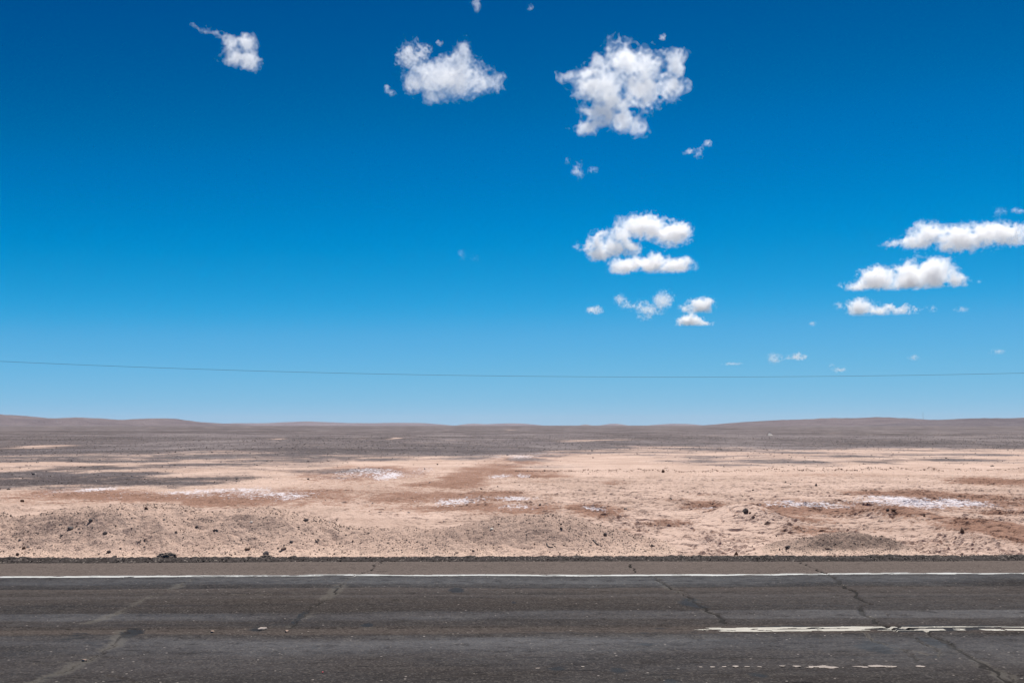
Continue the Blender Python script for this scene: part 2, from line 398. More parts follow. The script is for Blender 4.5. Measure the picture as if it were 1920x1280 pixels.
SALT = [(420, 920, 90, 5, .8), (500, 928, 80, 6, .8), (700, 888, 70, 6, .75), (110, 922, 60, 5, .6), (330, 921, 60, 4, .6), (450, 926, 90, 7, .65), (560, 928, 50, 6, .7), (240, 924, 50, 4, .55), (190, 917, 32, 4, .95), (85, 925, 35, 6, .45), (230, 933, 25, 4, .55), (130, 918, 25, 3, .45), (390, 923, 45, 4, .65), (470, 918, 70, 6, .5), (545, 934, 40, 5, .85), (530, 920, 60, 6, .5), (590, 915, 40, 3, .45),
        (670, 888, 45, 7, .75), (735, 891, 22, 5, .95), (790, 880, 25, 4, .6), (775, 888, 30, 2, .45), (845, 941, 50, 5, .85), (970, 934, 45, 3, .9), (890, 935, 40, 4, .6), (970, 950, 35, 4, .7), (860, 952, 25, 2, .4),
        (1115, 953, 22, 4, .85), (935, 893, 22, 3, .8), (980, 893, 14, 3, .8), (980, 858, 28, 3, .8), (1020, 852, 40, 2, .6), (940, 860, 30, 2, .6), (1040, 850, 25, 2, .5),
        (1340, 953, 32, 4, .8), (1430, 948, 25, 3, .55), (1530, 946, 65, 5, .85), (1490, 944, 30, 3, .7), (1570, 948, 40, 3, .6), (1640, 933, 40, 4, .85), (1700, 940, 75, 7, 1.05), (1790, 944, 55, 6, .95), (1740, 946, 70, 6, .9), (1760, 934, 40, 3, .5), (780, 924, 15, 2, .5), (720, 935, 40, 2, .3)]
DARK = [(1090, 850, 70, 1.4, .75), (1030, 856, 40, 1.2, .55), (990, 863, 34, 1.2, .5), (950, 870, 30, 1.2, .45), (1180, 848, 90, 1.4, .7), (60, 866, 120, 2, .55), (330, 856, 200, 2.2, .8), (420, 860, 160, 1.6, .75), (230, 866, 140, 1.5, .6), (520, 864, 150, 2.0, .55), (560, 872, 140, 3.0, .42), (360, 872, 130, 2.0, .5), (120, 876, 130, 2.2, .5), (300, 880, 120, 2.5, .5), (440, 880, 110, 2.0, .45), (600, 882, 60, 2.5, .4), (330, 900, 110, 5, .55), (400, 897, 80, 2.2, .55), (1200, 853, 60, 2, .5), (1330, 864, 90, 1.5, .5), (1560, 856, 90, 1.6, .5), (1700, 852, 90, 2, .55), (1850, 852, 80, 2, .5), (1450, 850, 120, 2.0, .55), (100, 899, 160, 12, 1.0), (240, 902, 120, 7, .8), (20, 893, 120, 14, 1.0), (320, 892, 110, 5, .45), (380, 905, 60, 3, .35),
        (1480, 868, 90, 5, .75), (1400, 872, 80, 3, .5), (1540, 868, 40, 3, .7), (1400, 856, 120, 4, .45), (1620, 861, 120, 3, .4), (1820, 863, 70, 4, .5), (1330, 858, 80, 3, .45), (1640, 866, 25, 2, .5),
        (660, 885, 45, 6, .35), (1000, 866, 60, 6, .25), (300, 862, 220, 3, .8), (120, 858, 140, 7, .6), (60, 872, 60, 2, .3), (560, 878, 90, 5, .35), (480, 865, 120, 3, .5), (250, 878, 80, 4, .4), (660, 858, 120, 3, .5)]
# pale sandy streaks let into the dark gravel plain
PALE = [(60, 836.5, 50, 1.0, .55), (85, 834, 26, 1.3, .8), (110, 856, 90, 1.2, .5), (190, 852, 50, .8, .45), (370, 851, 90, 1.2, .4), (530, 822, 9, .8, .7), (740, 821.5, 6, .8, .7), (675, 822, 14, .5, .5),
        (1120, 821, 46, .8, .7), (1075, 823.5, 26, .8, .65), (1170, 841, 70, 1.3, .6), (1250, 843, 50, 1.2, .5), (1320, 835, 100, 1.6, .6), (1400, 838, 80, 1.5, .6), (1290, 846, 80, 1.5, .5), (1330, 850, 100, 2.0, .5), (1260, 852, 60, 1.5, .5), (1500, 843, 90, 1.8, .5),
        (955, 803.6, 8, .4, .5), (1795, 799.2, 9, .3, .6), (120, 799.4, 9, .3, .6), (352, 800, 9, .3, .6), (470, 800, 7, .3, .5)]

def ellipse(spec):
    px, py, rx, ry, s = spec
    py = max(py, 799.2)
    x, y = gp(px, py)
    y0, y1 = gp(px, py + ry)[1], gp(px, max(py - ry, 798.4))[1]
    return x, y, 1.12 * rx * y / F, 1.3 * (y1 - y0) / 2 + 0.05, (y0 + y1) / 2, s

def mask(X, Y, specs, wx, wy):
    """soft union of warped ellipses, 1 at a patch's heart, 0.5 on its rim"""
    out = np.zeros(X.shape)
    for sp in specs:
        x, y, a, b, yc, s = ellipse(sp)
        sel = np.nonzero((np.abs(X - x) < 2.6 * a + 2) & (np.abs(Y - yc) < 2.6 * b + 2))
        if len(sel[0]) == 0: continue
        d = np.hypot((X[sel] - x) / a + wx[sel], (Y[sel] - yc) / b + wy[sel])
        out[sel] = np.maximum(out[sel], s * np.clip(1.25 - 0.62 * d, 0, 1))
    return out

BUMPS = [(1397, 968, 60, 12, .30), (1690, 968, 70, 10, .22), (1860, 985, 80, 12, .14), (1300, 1012, 90, 10, .10), (1460, 980, 40, 6, .10), (1810, 1000, 50, 8, .12), (640, 975, 120, 8, .06),
         (690, 885, 60, 8, .14), (960, 860, 60, 4, .2)]
def terrain_h(X, Y, micro=True):
    Z = 0.05 * fbm(X * 0.13, Y * 0.10, 4, 3) * sstep(15.5, 20, Y)
    Z = Z + 0.35 * fbm(X * 0.02, Y * 0.018, 3, 9) * sstep(35, 110, Y)
    Z = Z - 0.10 * sstep(15.2, 16.5, Y) * (1 - sstep(18, 24, Y))
    Z = Z - 0.55 * sstep(60, 300, Y)
    for px, py, rx, ry, h in BUMPS:
        x, y = gp(px, py); a = rx * y / F; b = max(0.7, abs(gp(px, py - ry)[1] - y) * 0.8)
        Z = Z + h * np.exp(-((X - x) / a) ** 2 - ((Y - y) / b) ** 2)
    # windrow of clods left by a grader, parallel to the road
    yw = gp(1500, 884)[1] + 0.02 * (X - 8)
    Z = Z + 0.13 * np.exp(-((Y - yw) / 0.35) ** 2) * sstep(0.5, 6.0, X) * (0.65 + 0.9 * fbm(X * 1.7, Y * 0.8, 3, 31))
    if micro:
        fade = 1 - sstep(34, 60, Y)
        amt = 0.45 + 0.75 * sstep(-2.5, 3.5, X + 2.5 * fbm(X * .2, Y * .2, 2, 5))
        amt = amt * fade
        wx, wy = 0.35 * fbm(X * 1.1, Y * 1.1, 3, 40), 0.35 * fbm(X * 1.1, Y * 1.1, 3, 50)
        e, r1, r2, dx, dy = cells(X * 2.6 + wx, Y * 2.2 + wy, 3)
        plate = (r1 - 0.5) * 0.05 + (r1 - .5) * dx * 0.10 + (r2 - 0.35) * dy * -0.13
        crack = -0.05 * (1 - sstep(0.015, 0.09, e))
        Z = Z + amt * (plate * 0.30 + crack * 0.45)
        e2, q1, q2, ex, ey = cells(X * 9.5 + wx * 2.5, Y * 7.5 + wy * 2.5, 21)
        on = sstep(-0.12, 0.25, fbm(X * 0.9, Y * 0.6, 3, 63))
        Z = Z + fade * (0.3 + 0.7 * amt) * on * ((q1 - .5) * 0.020 - (q2 - .2) * ey * 0.060 - 0.02 * (1 - sstep(0.02, 0.12, e2)))
        Z = Z + fade * 0.016 * fbm(X * 5, Y * 5, 3, 60)
    return Z

rows = [15.0]
while rows[-1] < 24: rows.append(rows[-1] + 0.036)
while rows[-1] < 40: rows.append(rows[-1] + 0.036 * (rows[-1] / 24) ** 1.7)
while rows[-1] < 13500: rows.append(rows[-1] * 1.021)
rows = np.array(rows)
NC = 800
u = np.linspace(-1, 1, NC)
HW = 3.0 + 0.60 * rows
TX = u[None, :] * HW[:, None]
TY = np.repeat(rows[:, None], NC, 1)
TZ = terrain_h(TX, TY)
TZ[0] -= 0.2
wx = 0.55 * fbm(TX * 0.45, TY * 0.22, 4, 70); wy = 0.55 * fbm(TX * 0.45, TY * 0.22, 4, 80)
red = mask(TX, TY, RED, wx, wy); salt = mask(TX, TY, SALT, wx, wy)
# gravel plain beyond a wandering shoreline
LX = [0, 200, 380, 520, 700, 870, 960, 1040, 1140, 1260, 1390, 1500, 1640, 1800, 1920]
LY = [862, 860, 858, 852, 854, 857, 853, 850, 848, 851, 846, 842, 841, 843, 844]
px_of_x = 960 + (TX - 0.0205 * TY) * F / (TY * 0.9966)
shore = np.interp(px_of_x, LX, LY)
shoreY = CAM_H / np.tan(np.arctan((shore - 640) / F) - PITCH)
shoreY = shoreY * (1 + 0.08 * fbm(TX * 0.06, TY * 0.02, 4, 90) + 0.06 * fbm(TX * 0.25, TY * 0.1, 4, 95))
plain = sstep(-0.30, 0.24, (TY - shoreY) / shoreY)
dark = np.maximum(mask(TX, TY, [(a_, b_, c_, d_ * 1.1, min(0.8, e_ * 1.3) if e_ < 0.7 else e_ * 0.92) for a_, b_, c_, d_, e_ in DARK], wx, wy), plain)
pale = mask(TX, TY, PALE, 0.3 * wx, 0.3 * wy)
dark = dark * (1 - np.clip(pale * 0.95, 0, 1))
red = red * (1 - 0.7 * plain)
# far sandy flats at the foot of the hills
terr_me = np_mesh('terrain', np.stack([TX, TY, TZ], -1).reshape(-1, 3), grid_faces(len(rows), NC), MAT_GROUND, False)
attr(terr_me, 'cover', np.stack([red, salt, dark, pale], -1).reshape(-1, 4))
tag(link('desert_ground', terr_me), 'cracked beige desert floor with rust and salt stains running out to dark gravel', None, None, 'structure')

# the land under and behind the road, reaching the horizon all round
S = 14500.0
gv = np.array([(-S, -S, -0.9), (S, -S, -0.9), (S, S, -0.9), (-S, S, -0.9)])
gme = np_mesh('land', gv, np.array([[0, 1, 2, 3]]), MAT_GROUND, False)
attr(gme, 'cover', np.tile([0, 0, 1.0, 0], (4, 1)))
tag(link('surrounding_ground', gme), 'dark gravel desert stretching away on every side', None, None, 'structure')
# verge on the camera's side of the road
vx = np.concatenate([np.linspace(-60, 60, 121)]); vy = np.linspace(-25, 4.0, 60)
VX, VY = np.meshgrid(vx, vy)
vme = np_mesh('near_verge', np.stack([VX, VY, -0.06 + 0.04 * fbm(VX * .4, VY * .4, 3, 4) - 0.8 * sstep(-6, -24, VY)], -1).reshape(-1, 3), grid_faces(60, 121), MAT_GROUND)
attr(vme, 'cover', np.zeros((60 * 121, 4)))
tag(link('near_ground', vme), 'sandy verge on the near side of the road', None, None, 'structure')

# ------------------------------------------------------------------ road
def polyline(pts, step=0.05, jag=0.05, seed=0):
    """a crack: photograph points laid on the road, subdivided and made jagged"""
    w = [np.array(gp(*p)) for p in pts]
    out = []
    r = np.random.default_rng(seed)
    for a, b in zip(w[:-1], w[1:]):
        n = max(2, int(np.hypot(*(b - a)) / step))
        for k in range(n): out.append(a + (b - a) * k / n)
    out.append(w[-1])
    out = np.array(out)
    j = np.cumsum(r.normal(0, jag, out.shape), 0)
    k = np.ones(9) / 9
    for c in (0, 1): j[:, c] -= np.convolve(np.pad(j[:, c], 4, mode='edge'), k, 'valid')
    return out + np.clip(j, -0.08, 0.08)

CRACKS = [  # points, half width of the open crack (m), half width of the grey seal beside it (m), strength of the open crack
    ([(365, 1085), (330, 1102), (262, 1130), (212, 1155), (160, 1170)], .006, .10, .5),
    ([(238, 1183), (215, 1205), (185, 1228), (158, 1240), (105, 1262), (45, 1283)], .010, .12, .7),
    ([(158, 1240), (140, 1241), (60, 1242)], .006, .02, .5),
    ([(664, 1080), (640, 1098), (622, 1118), (590, 1138), (562, 1160), (545, 1178)], .012, .13, .75),
    ([(622, 1118), (585, 1117), (520, 1118), (440, 1116)], .004, .05, .4),
    ([(716, 1052), (702, 1062), (700, 1069), (680, 1076)], .010, .03, 1),
    ([(1174, 1052), (1183, 1062), (1192, 1074)], .010, .02, 1),
    ([(1228, 1081), (1243, 1094), (1262, 1104), (1285, 1118), (1300, 1130), (1325, 1147), (1345, 1157), (1362, 1170)], .016, .12, 1),
    ([(1494, 1052), (1515, 1062), (1532, 1069), (1552, 1078)], .011, .02, 1),
    ([(1558, 1081), (1573, 1091), (1577, 1098), (1598, 1108), (1608, 1115), (1603, 1118), (1622, 1130), (1626, 1134), (1613, 1146), (1625, 1158), (1650, 1171), (1676, 1184)], .016, .05, 1),
    ([(1676, 1184), (1705, 1192), (1740, 1207), (1762, 1222), (1760, 1232)], .009, .05, .8),
    ([(1655, 1173), (1690, 1179), (1740, 1185), (1775, 1203), (1808, 1225), (1845, 1245), (1880, 1268), (1920, 1292)], .020, .09, 1),
    ([(1845, 1245), (1890, 1262), (1935, 1280)], .012, .06, .8),
    ([(1700, 1219), (1708, 1230), (1720, 1238)], .008, .02, .8),
    ([(1620, 1185), (1635, 1200), (1690, 1216), (1740, 1228)], .006, .03, .7),
    ([(1662, 1150), (1668, 1158)], .008, .01, .8),
    ([(20, 1178), (140, 1180), (235, 1181), (300, 1180), (400, 1180), (600, 1179)], .013, .02, .95),
    ([(230, 1180), (262, 1181), (292, 1180)], .020, .02, 1),
    ([(600, 1179), (760, 1178), (900, 1177), (1000, 1176), (1250, 1174)], .010, .02, .75),
    ([(200, 1263), (228, 1271), (265, 1280)], .008, .01, .8),
    ([(1380, 1252), (1480, 1251), (1600, 1252)], .004, .01, .3),
]
TARS = [(248, 1187, 16, 5, 1.1), (170, 1205, 40, 12, .5), (100, 1262, 25, 8, .5), (150, 1195, 30, 5, .6), (480, 1181, 22, 4, .6), (856, 1107, 13, 2, 1.1), (963, 1131, 4, 1, .9), (1660, 1212, 55, 8, .75), (1750, 1202, 22, 9, .8), (1790, 1228, 40, 9, .5), (1295, 1130, 22, 6, .75), (1310, 1137, 18, 4, .7), (1372, 1206, 30, 5, .5),
        (565, 1155, 6, 7, .9), (632, 1102, 9, 2, .6), (1100, 1187, 300, 1.5, .5), (1050, 1255, 16, 1.4, .8), (1155, 1256, 14, 1.4, .9), (1210, 1209, 12, 1.4, .8), (690, 1174, 10, 1.2, .9), (1255, 1275, 14, 1.4, .8), (1420, 1266, 16, 1.6, .8), (1700, 1178, 300, 1.2, .9), (1740, 1181, 90, 2.0, .9), (450, 1232, 20, 5, .5), (590, 1212, 12, 1.5, .6)]
rx = np.concatenate([np.linspace(-60, -9.5, 60)[:-1], np.linspace(-9.5, 9.9, 1400), np.linspace(9.9, 60, 60)[1:]])
ry = np.concatenate([np.linspace(Y_NEAR, 7.6, 20)[:-1], np.linspace(7.6, Y_EDGE, 300)])
RX, RY = np.meshgrid(rx, ry)
RZ = 0.012 * fbm(RX * .25, RY * .6, 3, 2) + 0.0025 * fbm(RX * 3, RY * 3, 2, 7)
# worn wheel tracks, the old overlay's lip along the centre line, the edge dropping off
RZ = RZ + 0.012 * sstep(9.62, 9.70, RY + 0.05 * fbm(RX * .8, RY, 3, 5))
RZ = RZ - 0.03 * sstep(Y_EDGE - 0.10, Y_EDGE, RY)
crack_a = np.zeros(RX.shape); seal_a = np.zeros(RX.shape)
for k, (pts, hw, sw, st) in enumerate(CRACKS):
    pl = polyline(pts, 0.045, 0.022, 100 + k)
    x0, y0 = pl.min(0) - 0.5; x1, y1 = pl.max(0) + 0.5
    ci = np.nonzero((rx > x0) & (rx < x1))[0]; ri = np.nonzero((ry > y0) & (ry < y1))[0]
    if len(ci) == 0 or len(ri) == 0: continue
    sl = (slice(ri[0], ri[-1] + 1), slice(ci[0], ci[-1] + 1))
    sx, sy = RX[sl], RY[sl]
    d = np.full(sx.shape, 9.0)
    for p, q in zip(pl[:-1], pl[1:]):
        e = q - p; L = max(e @ e, 1e-9)
        t = np.clip(((sx - p[0]) * e[0] + (sy - p[1]) * e[1]) / L, 0, 1)
        d = np.minimum(d, np.hypot(sx - p[0] - t * e[0], sy - p[1] - t * e[1]))
    hw2 = 0.66 * hw * (0.35 + 1.4 * np.clip(0.5 + fbm(sx * 2.0, sy * 2.0, 3, 200 + k), 0, 1))
    crack_a[sl] = np.maximum(crack_a[sl], st * (1 - sstep(hw2 * 0.8, hw2 * 1.9 + 0.006, d)))
    seal_a[sl] = np.maximum(seal_a[sl], np.clip(1.15 - d / (sw + 1e-3), 0, 1) * (0.55 + 0.9 * fbm(sx * 1.3, sy * 1.3, 3, 260 + k)))
RZ = RZ - 0.018 * crack_a
wxr, wyr = 0.6 * fbm(RX * 1.2, RY * 1.2, 3, 33), 0.6 * fbm(RX * 1.2, RY * 1.2, 3, 44)
tar_a = mask(RX, RY, TARS, wxr, wyr)
road_me = np_mesh('road', np.stack([RX, RY, RZ], -1).reshape(-1, 3), grid_faces(len(ry), len(rx)), MAT_ROAD)
attr(road_me, 'wear', np.stack([crack_a, seal_a, tar_a, np.zeros(RX.shape)], -1).reshape(-1, 4))
road = tag(link('road', road_me), 'cracked grey two lane asphalt road crossing the foreground', None, None, 'structure')

def road_z(x, y):
    i = np.clip(np.searchsorted(ry, y), 0, len(ry) - 1); j = np.clip(np.searchsorted(rx, x), 0, len(rx) - 1)
    return RZ[i, j]

def paint_material(name, c1, c2):
    m = NT(name)
    c = m.coords()
    n = m.noise(m.coords((3, 10, 1)), 1.5, 5, 0.65)
    f = m.noise(c, 45.0, 4, 0.7)
    cc = m.mix(m.step(n, 0.35, 0.7), c1, c2)
    cc = m.mix(m.math('MULTIPLY', m.step(f, 0.55, 0.75), 0.45), cc, (c2[0] * .6, c2[1] * .58, c2[2] * .55, 1))
    m.bump(f, 0.3, 0.004)
    return m.finish(cc, 0.7, 0.3)
MAT_PAINT = paint_material('worn_white_paint', (0.47, 0.47, 0.455, 1), (0.34, 0.34, 0.325, 1))
MAT_PAINT_OLD = paint_material('old_cream_paint', (0.42, 0.395, 0.34, 1), (0.30, 0.275, 0.235, 1))
MAT_PAINT_FADED = paint_material('faded_pinkish_paint', (0.33, 0.275, 0.24, 1), (0.22, 0.185, 0.16, 1))

def painted(name, x0, x1, y0, y1, keep, mat, dx, dy, lift=0.004, label=None):
    """paint film on the road: small cells with the worn ones left out"""
    xs = np.arange(x0, x1 + dx, dx); ys = np.arange(y0, y1 + dy / 2, dy)
    PX, PY = np.meshgrid(xs, ys)
    PZ = road_z(PX, PY) + lift
    fc = grid_faces(len(ys), len(xs))
    cxm = (PX[:-1, :-1] + dx / 2).ravel(); cym = (PY[:-1, :-1] + dy / 2).ravel()
    fc = fc[keep(cxm, cym)]
    used, inv = np.unique(fc, return_inverse=True)
    me = np_mesh(name, np.stack([PX, PY, PZ], -1).reshape(-1, 3)[used], inv.reshape(fc.shape), mat)
    o = link(name, me, road)
    if label: o['label'] = label
    return o

def keep_edge(x, y):
    w = 0.016 * fbm(x * 1.5, y * 0 + 1, 4, 8) + 0.006 * fbm(x * 14, y * 3, 2, 18)
    inside = (y > Y_LINE0 + w + 0.01) & (y < Y_LINE1 - 0.01 + 0.014 * fbm(x * 2.1, y * 0 + 7, 4, 28))
    worn = fbm(x * 2.2, y * 16, 4, 38) + 0.35 * fbm(x * 0.4, y, 2, 48)
    return inside & (worn < 0.40)
painted('edge_line', -22, 22, Y_LINE0 - 0.03, Y_LINE1 + 0.03, keep_edge, MAT_PAINT, 0.022, 0.012, label='continuous white edge line, lightly worn, along the far shoulder')
xm0 = gp(1318, 1181)[0]
def keep_mid(x, y):
    t = (y - Y_MID0) / (Y_MID1 - Y_MID0)
    far = sstep(xm0 + 1.4, xm0 + 2.9, x)
    n = fbm(x * 1.6, y * 14, 4, 58)
    gap = (t > 0.44 - 0.05 * far + 0.05 * n) & (t < 0.62 + 0.16 * far + 0.10 * n) & (n + 0.75 * far + 0.30 * sstep(xm0 + .3, xm0 + 1.2, x) > 0.30)
    strip = (fbm(x * 3.0, y * 9, 4, 68) > 0.48 - 0.12 * far)
    start = x > xm0 + 0.12 * fbm(x * 0, y * 14, 3, 6) + 0.10 * np.abs(t - .5)
    mid = (x > xm0 + 2.35) & (x < xm0 + 2.95) & (t < 0.55) & (fbm(x * 4, y * 6, 3, 88) > -0.15)
    edge = 0.05 * fbm(x * 4, y * 0, 3, 98)
    return start & ~gap & ~strip & ~mid & (t > 0.03 + edge) & (t < 0.97 + edge)
painted('centre_line', xm0 - 0.2, 16, Y_MID0, Y_MID1, keep_mid, MAT_PAINT_OLD, 0.014, 0.010, label='broken cream centre line worn into two ragged stripes')
FLECKS = [(1314, 1251, 4, 1), (1336, 1251, 5, 1.2), (1357, 1251, 8, 2), (1379, 1250.5, 10, 2.2), (1402, 1251, 9, 1.6), (1424, 1251, 5, 1.2), (1466, 1250, 8, 1.4), (1494, 1250, 12, 1.6), (1515, 1252, 11, 2.2), (1545, 1251, 36, 4), (1555, 1252, 30, 3.2), (1612, 1250, 18, 1.6), (1624, 1251, 9, 2), (1652, 1249, 30, 3.0), (1668, 1250, 18, 2.4), (1727, 1249.5, 11, 2.4), (1008, 1253, 5, 1), (1093, 1250, 4, 1)]
for k, (fx, fy, fw, fh) in enumerate(FLECKS):
    x, y = gp(fx, fy); a = fw * 0.8 * y / F; b = 0.62 * abs(gp(fx, fy - fh)[1] - gp(fx, fy + fh)[1]) / 2
    painted('paint_fleck', x - a * 1.2, x + a * 1.2, y - b * 1.3, y + b * 1.3,
            lambda X, Y, x=x, y=y, a=a, b=b, k=k: (np.hypot((X - x) / a, (Y - y) / b) + 0.55 * fbm(X * 9, Y * 9, 3, 300 + k) + .1 * np.sin(X * 40)) < 0.85,
            MAT_PAINT_FADED, a / 12, b / 6)

# ------------------------------------------------------------------ mounds of bladed dirt along the verge
def zcrest(px, py, y):
    d = ray(px, py); t = y / d.y
    return CAM_H + d.z * t
def mound(name, px, py, yc, half, seed, label, res=0.026, dark=None, plateau=0.0, tone=0.0, grit=0.0):
    """a heap whose crest follows the given outline; it tails off below the ground at both ends"""
    X0 = [ray(p, q).x * yc / ray(p, q).y for p, q in zip(px, py)]
    H0 = [zcrest(p, q, yc) for p, q in zip(px, py)]
    xs = np.arange(min(X0), max(X0), res); ys = np.arange(yc - half * 1.5, yc + half * 1.6, res * 1.25)
    X, Y = np.meshgrid(xs, ys)
    H = np.interp(X, X0, H0)
    k = np.hanning(21); k /= k.sum()
    Hs = np.convolve(np.pad(H[0], 10, mode='edge'), k, 'valid')
    H = np.repeat(Hs[None], len(ys), 0)
    yy = Y - yc + 0.25 * fbm(X * 0.7, Y * 0.7, 3, seed)
    t = np.where(yy < 0, -yy / half, yy / (half * 0.8))
    prof = np.exp(-(np.clip(t - plateau, 0, 9) * 1.45) ** 2)
    base = terrain_h(X, Y, False)
    lift = np.maximum(H - base + 0.04, 0.0) * prof
    Z = base - 0.07 + lift * 1.03 + 0.02 * fbm(X * 1.1, Y * 1.1, 2, seed + 1) * prof
    rough = np.clip(lift / 0.10, 0, 1)
    lump = 0.65 * (np.abs(fbm(X * 2.3, Y * 2.3, 4, seed + 2)) - 0.25)
    Z = Z + rough * (0.07 * lump * (0.4 + 0.6 * prof) + 0.018 * fbm(X * 7, Y * 7, 3, seed + 3))
    e, r1, r2, dx, dy = cells(X * 9 + .5 * fbm(X * 3, Y * 3, 2, 1), Y * 9, seed + 4)
    Z = Z + rough * 0.014 * np.clip(r1 - 0.5, 0, 1) * 2 * sstep(0.0, 0.35, e)
    # never above the surveyed crest by much
    me = np_mesh(name, np.stack([X, Y, Z], -1).reshape(-1, 3), grid_faces(len(ys), len(xs)), MAT_MOUND, False)
    dk = 0.35 + 0.5 * fbm(X * 0.5, Y * 0.6, 3, seed + 6)
    if dark is not None: dk = dk + dark(X, Y)
    pl = sstep(0.14, 0.0, Z - base) * 0.8 + 0.25 * (1 - tone) * sstep(0.1, 0.5, fbm(X * .35, Y * .5, 3, seed + 8))
    attr(me, 'cover', np.stack([np.clip(dk, 0, 1), np.clip(pl, 0, 1), np.clip(tone * (0.95 + 0.45 * fbm(X * .6, Y * .6, 3, seed + 9)) * sstep(0.02, 0.2, Z - base), 0, 1), np.clip(grit * (0.75 + 0.9 * fbm(X * .9, Y * .9, 3, seed + 11)) * sstep(0.03, 0.14, Z - base), 0, 1)], -1).reshape(-1, 4))
    o = link(name, me)
    tag(o, label, 'dirt mound', 'mounds of bladed dirt along the road')
    ZF[name] = ZF.get(name, [])
    MOUNDS.append((xs, ys, Z))
    return o
ZF, MOUNDS = {}, []
mound('dirt_mound', [-260, -180, -60, 0, 30, 60, 110, 160, 210, 270, 320, 350, 370, 400, 440, 480, 520, 560, 600, 650, 700, 760, 830, 880, 920],
      [968, 962, 960, 963, 969, 968, 957, 951, 948, 946, 947, 953, 962, 958, 955, 953, 957, 966, 975, 986, 990, 992, 993, 1000, 1026], 17.75, 1.55, 500,
      'long stony beige dirt berm beside the road with a two humped crest', plateau=0.10,
      tone=0.58, dark=lambda X, Y: 0.35 * sstep(-6.3, -7.6, X) + 0.3 * sstep(-4.6, -3.6, X) * sstep(-2.4, -3.2, X))
mound('dirt_mound', [700, 740, 800, 860, 900, 940, 980, 1020, 1060, 1090, 1120, 1150, 1175, 1200, 1240, 1275],
      [1026, 1008, 993, 986, 978, 970, 966, 965, 968, 973, 982, 992, 999, 1003, 1009, 1026], 17.55, 1.45, 520,
      'middle dirt mound with one broad rounded top, peppered with dark stones', plateau=0.05,
      dark=lambda X, Y: 0.25 * sstep(0.6, 2.0, X) * sstep(2.6, 1.6, X), tone=0.85)
mound('dirt_mound', [1385, 1410, 1450, 1480, 1520, 1550, 1580, 1610, 1640, 1665, 1690, 1710, 1735],
      [1040, 1033, 1024, 1016, 1007, 999, 994, 996, 1002, 1009, 1016, 1026, 1040], 16.75, 1.0, 540,
      'low dark gravelly dirt mound standing alone by the road edge',
      dark=lambda X, Y: 0.2 + 0.75 * np.exp(-((X - 5.75) / 0.8) ** 2), tone=1.0, grit=1.0)

def surface_z(x, y):
    z = float(terrain_h(np.array([x]), np.array([y]), False)[0])
    for xs, ys, Z in MOUNDS:
        if xs[0] < x < xs[-1] and ys[0] < y < ys[-1]:
            z = max(z, Z[np.searchsorted(ys, y) - 1, np.searchsorted(xs, x) - 1])
    return z

def surface_z_arr(x, y):
    z = terrain_h(x, y, False)
    for xs, ys, Z in MOUNDS:
        i = np.clip(np.searchsorted(ys, y) - 1, 0, len(ys) - 1); j = np.clip(np.searchsorted(xs, x) - 1, 0, len(xs) - 1)
        ins = (x > xs[0]) & (x < xs[-1]) & (y > ys[0]) & (y < ys[-1])
        z = np.where(ins, np.maximum(z, Z[i, j]), z)
    return z

def hit(px, py, y0=15.2, y1=120.0):
    """first point of the modelled ground along a line of sight of the photograph"""
    d = ray(px, py)
    t = np.arange(y0 / d.y, y1 / d.y, 0.02)
    x, y, z = d.x * t, d.y * t, CAM_H + d.z * t
    b = np.nonzero(z <= surface_z_arr(x, y))[0]
    k = b[0] if len(b) else len(t) - 1
    return x[k], y[k], z[k]

# ------------------------------------------------------------------ stones
def rock_mesh(seed, sub=2, angular=0.35, sharp=0):
    r = random.Random(seed)
    bm = bmesh.new()
    bmesh.ops.create_icosphere(bm, subdivisions=sub, radius=1.0)
    planes = []
    for _ in range(9 + sharp):
        n = Vector((r.gauss(0, 1), r.gauss(0, 1), r.gauss(0, 1))).normalized()
        planes.append((n, r.uniform(0.55, 0.88)))
    for v in bm.verts:
        for n, d in planes:
            e = v.co.dot(n) - d
            if e > 0: v.co -= n * e * 0.92
        v.co *= 1 + r.uniform(-.05, .05)
    me = bpy.data.meshes.new('rock')
    bm.to_mesh(me); bm.free()
    for p in me.polygons: p.use_smooth = False
    return me
ROCKS = [rock_mesh(40 + k, 2) for k in range(8)]
PEBS = [rock_mesh(80 + k, 1) for k in range(8)]
def pyramid_mesh(seed):
    r = random.Random(seed); bm = bmesh.new()
    bmesh.ops.create_icosphere(bm, subdivisions=2, radius=1.0)
    for v in bm.verts:
        h = (v.co.z + 1) / 2; k = 1 - 0.80 * h
        v.co.x = v.co.x * k * 1.3 + 0.30 * h; v.co.y *= k * 1.2
        v.co *= 1 + r.uniform(-.06, .06)
    me = bpy.data.meshes.new('rock'); bm.to_mesh(me); bm.free()
    for p in me.polygons: p.use_smooth = False
    return me
PYR = [pyramid_mesh(5), pyramid_mesh(6)]
_mat_mesh = {}
def with_mat(me, mat):
    key = (me.name, mat.name)
    if key not in _mat_mesh:
        c = me.copy(); c.materials.clear(); c.materials.append(mat); _mat_mesh[key] = c
    return _mat_mesh[key]

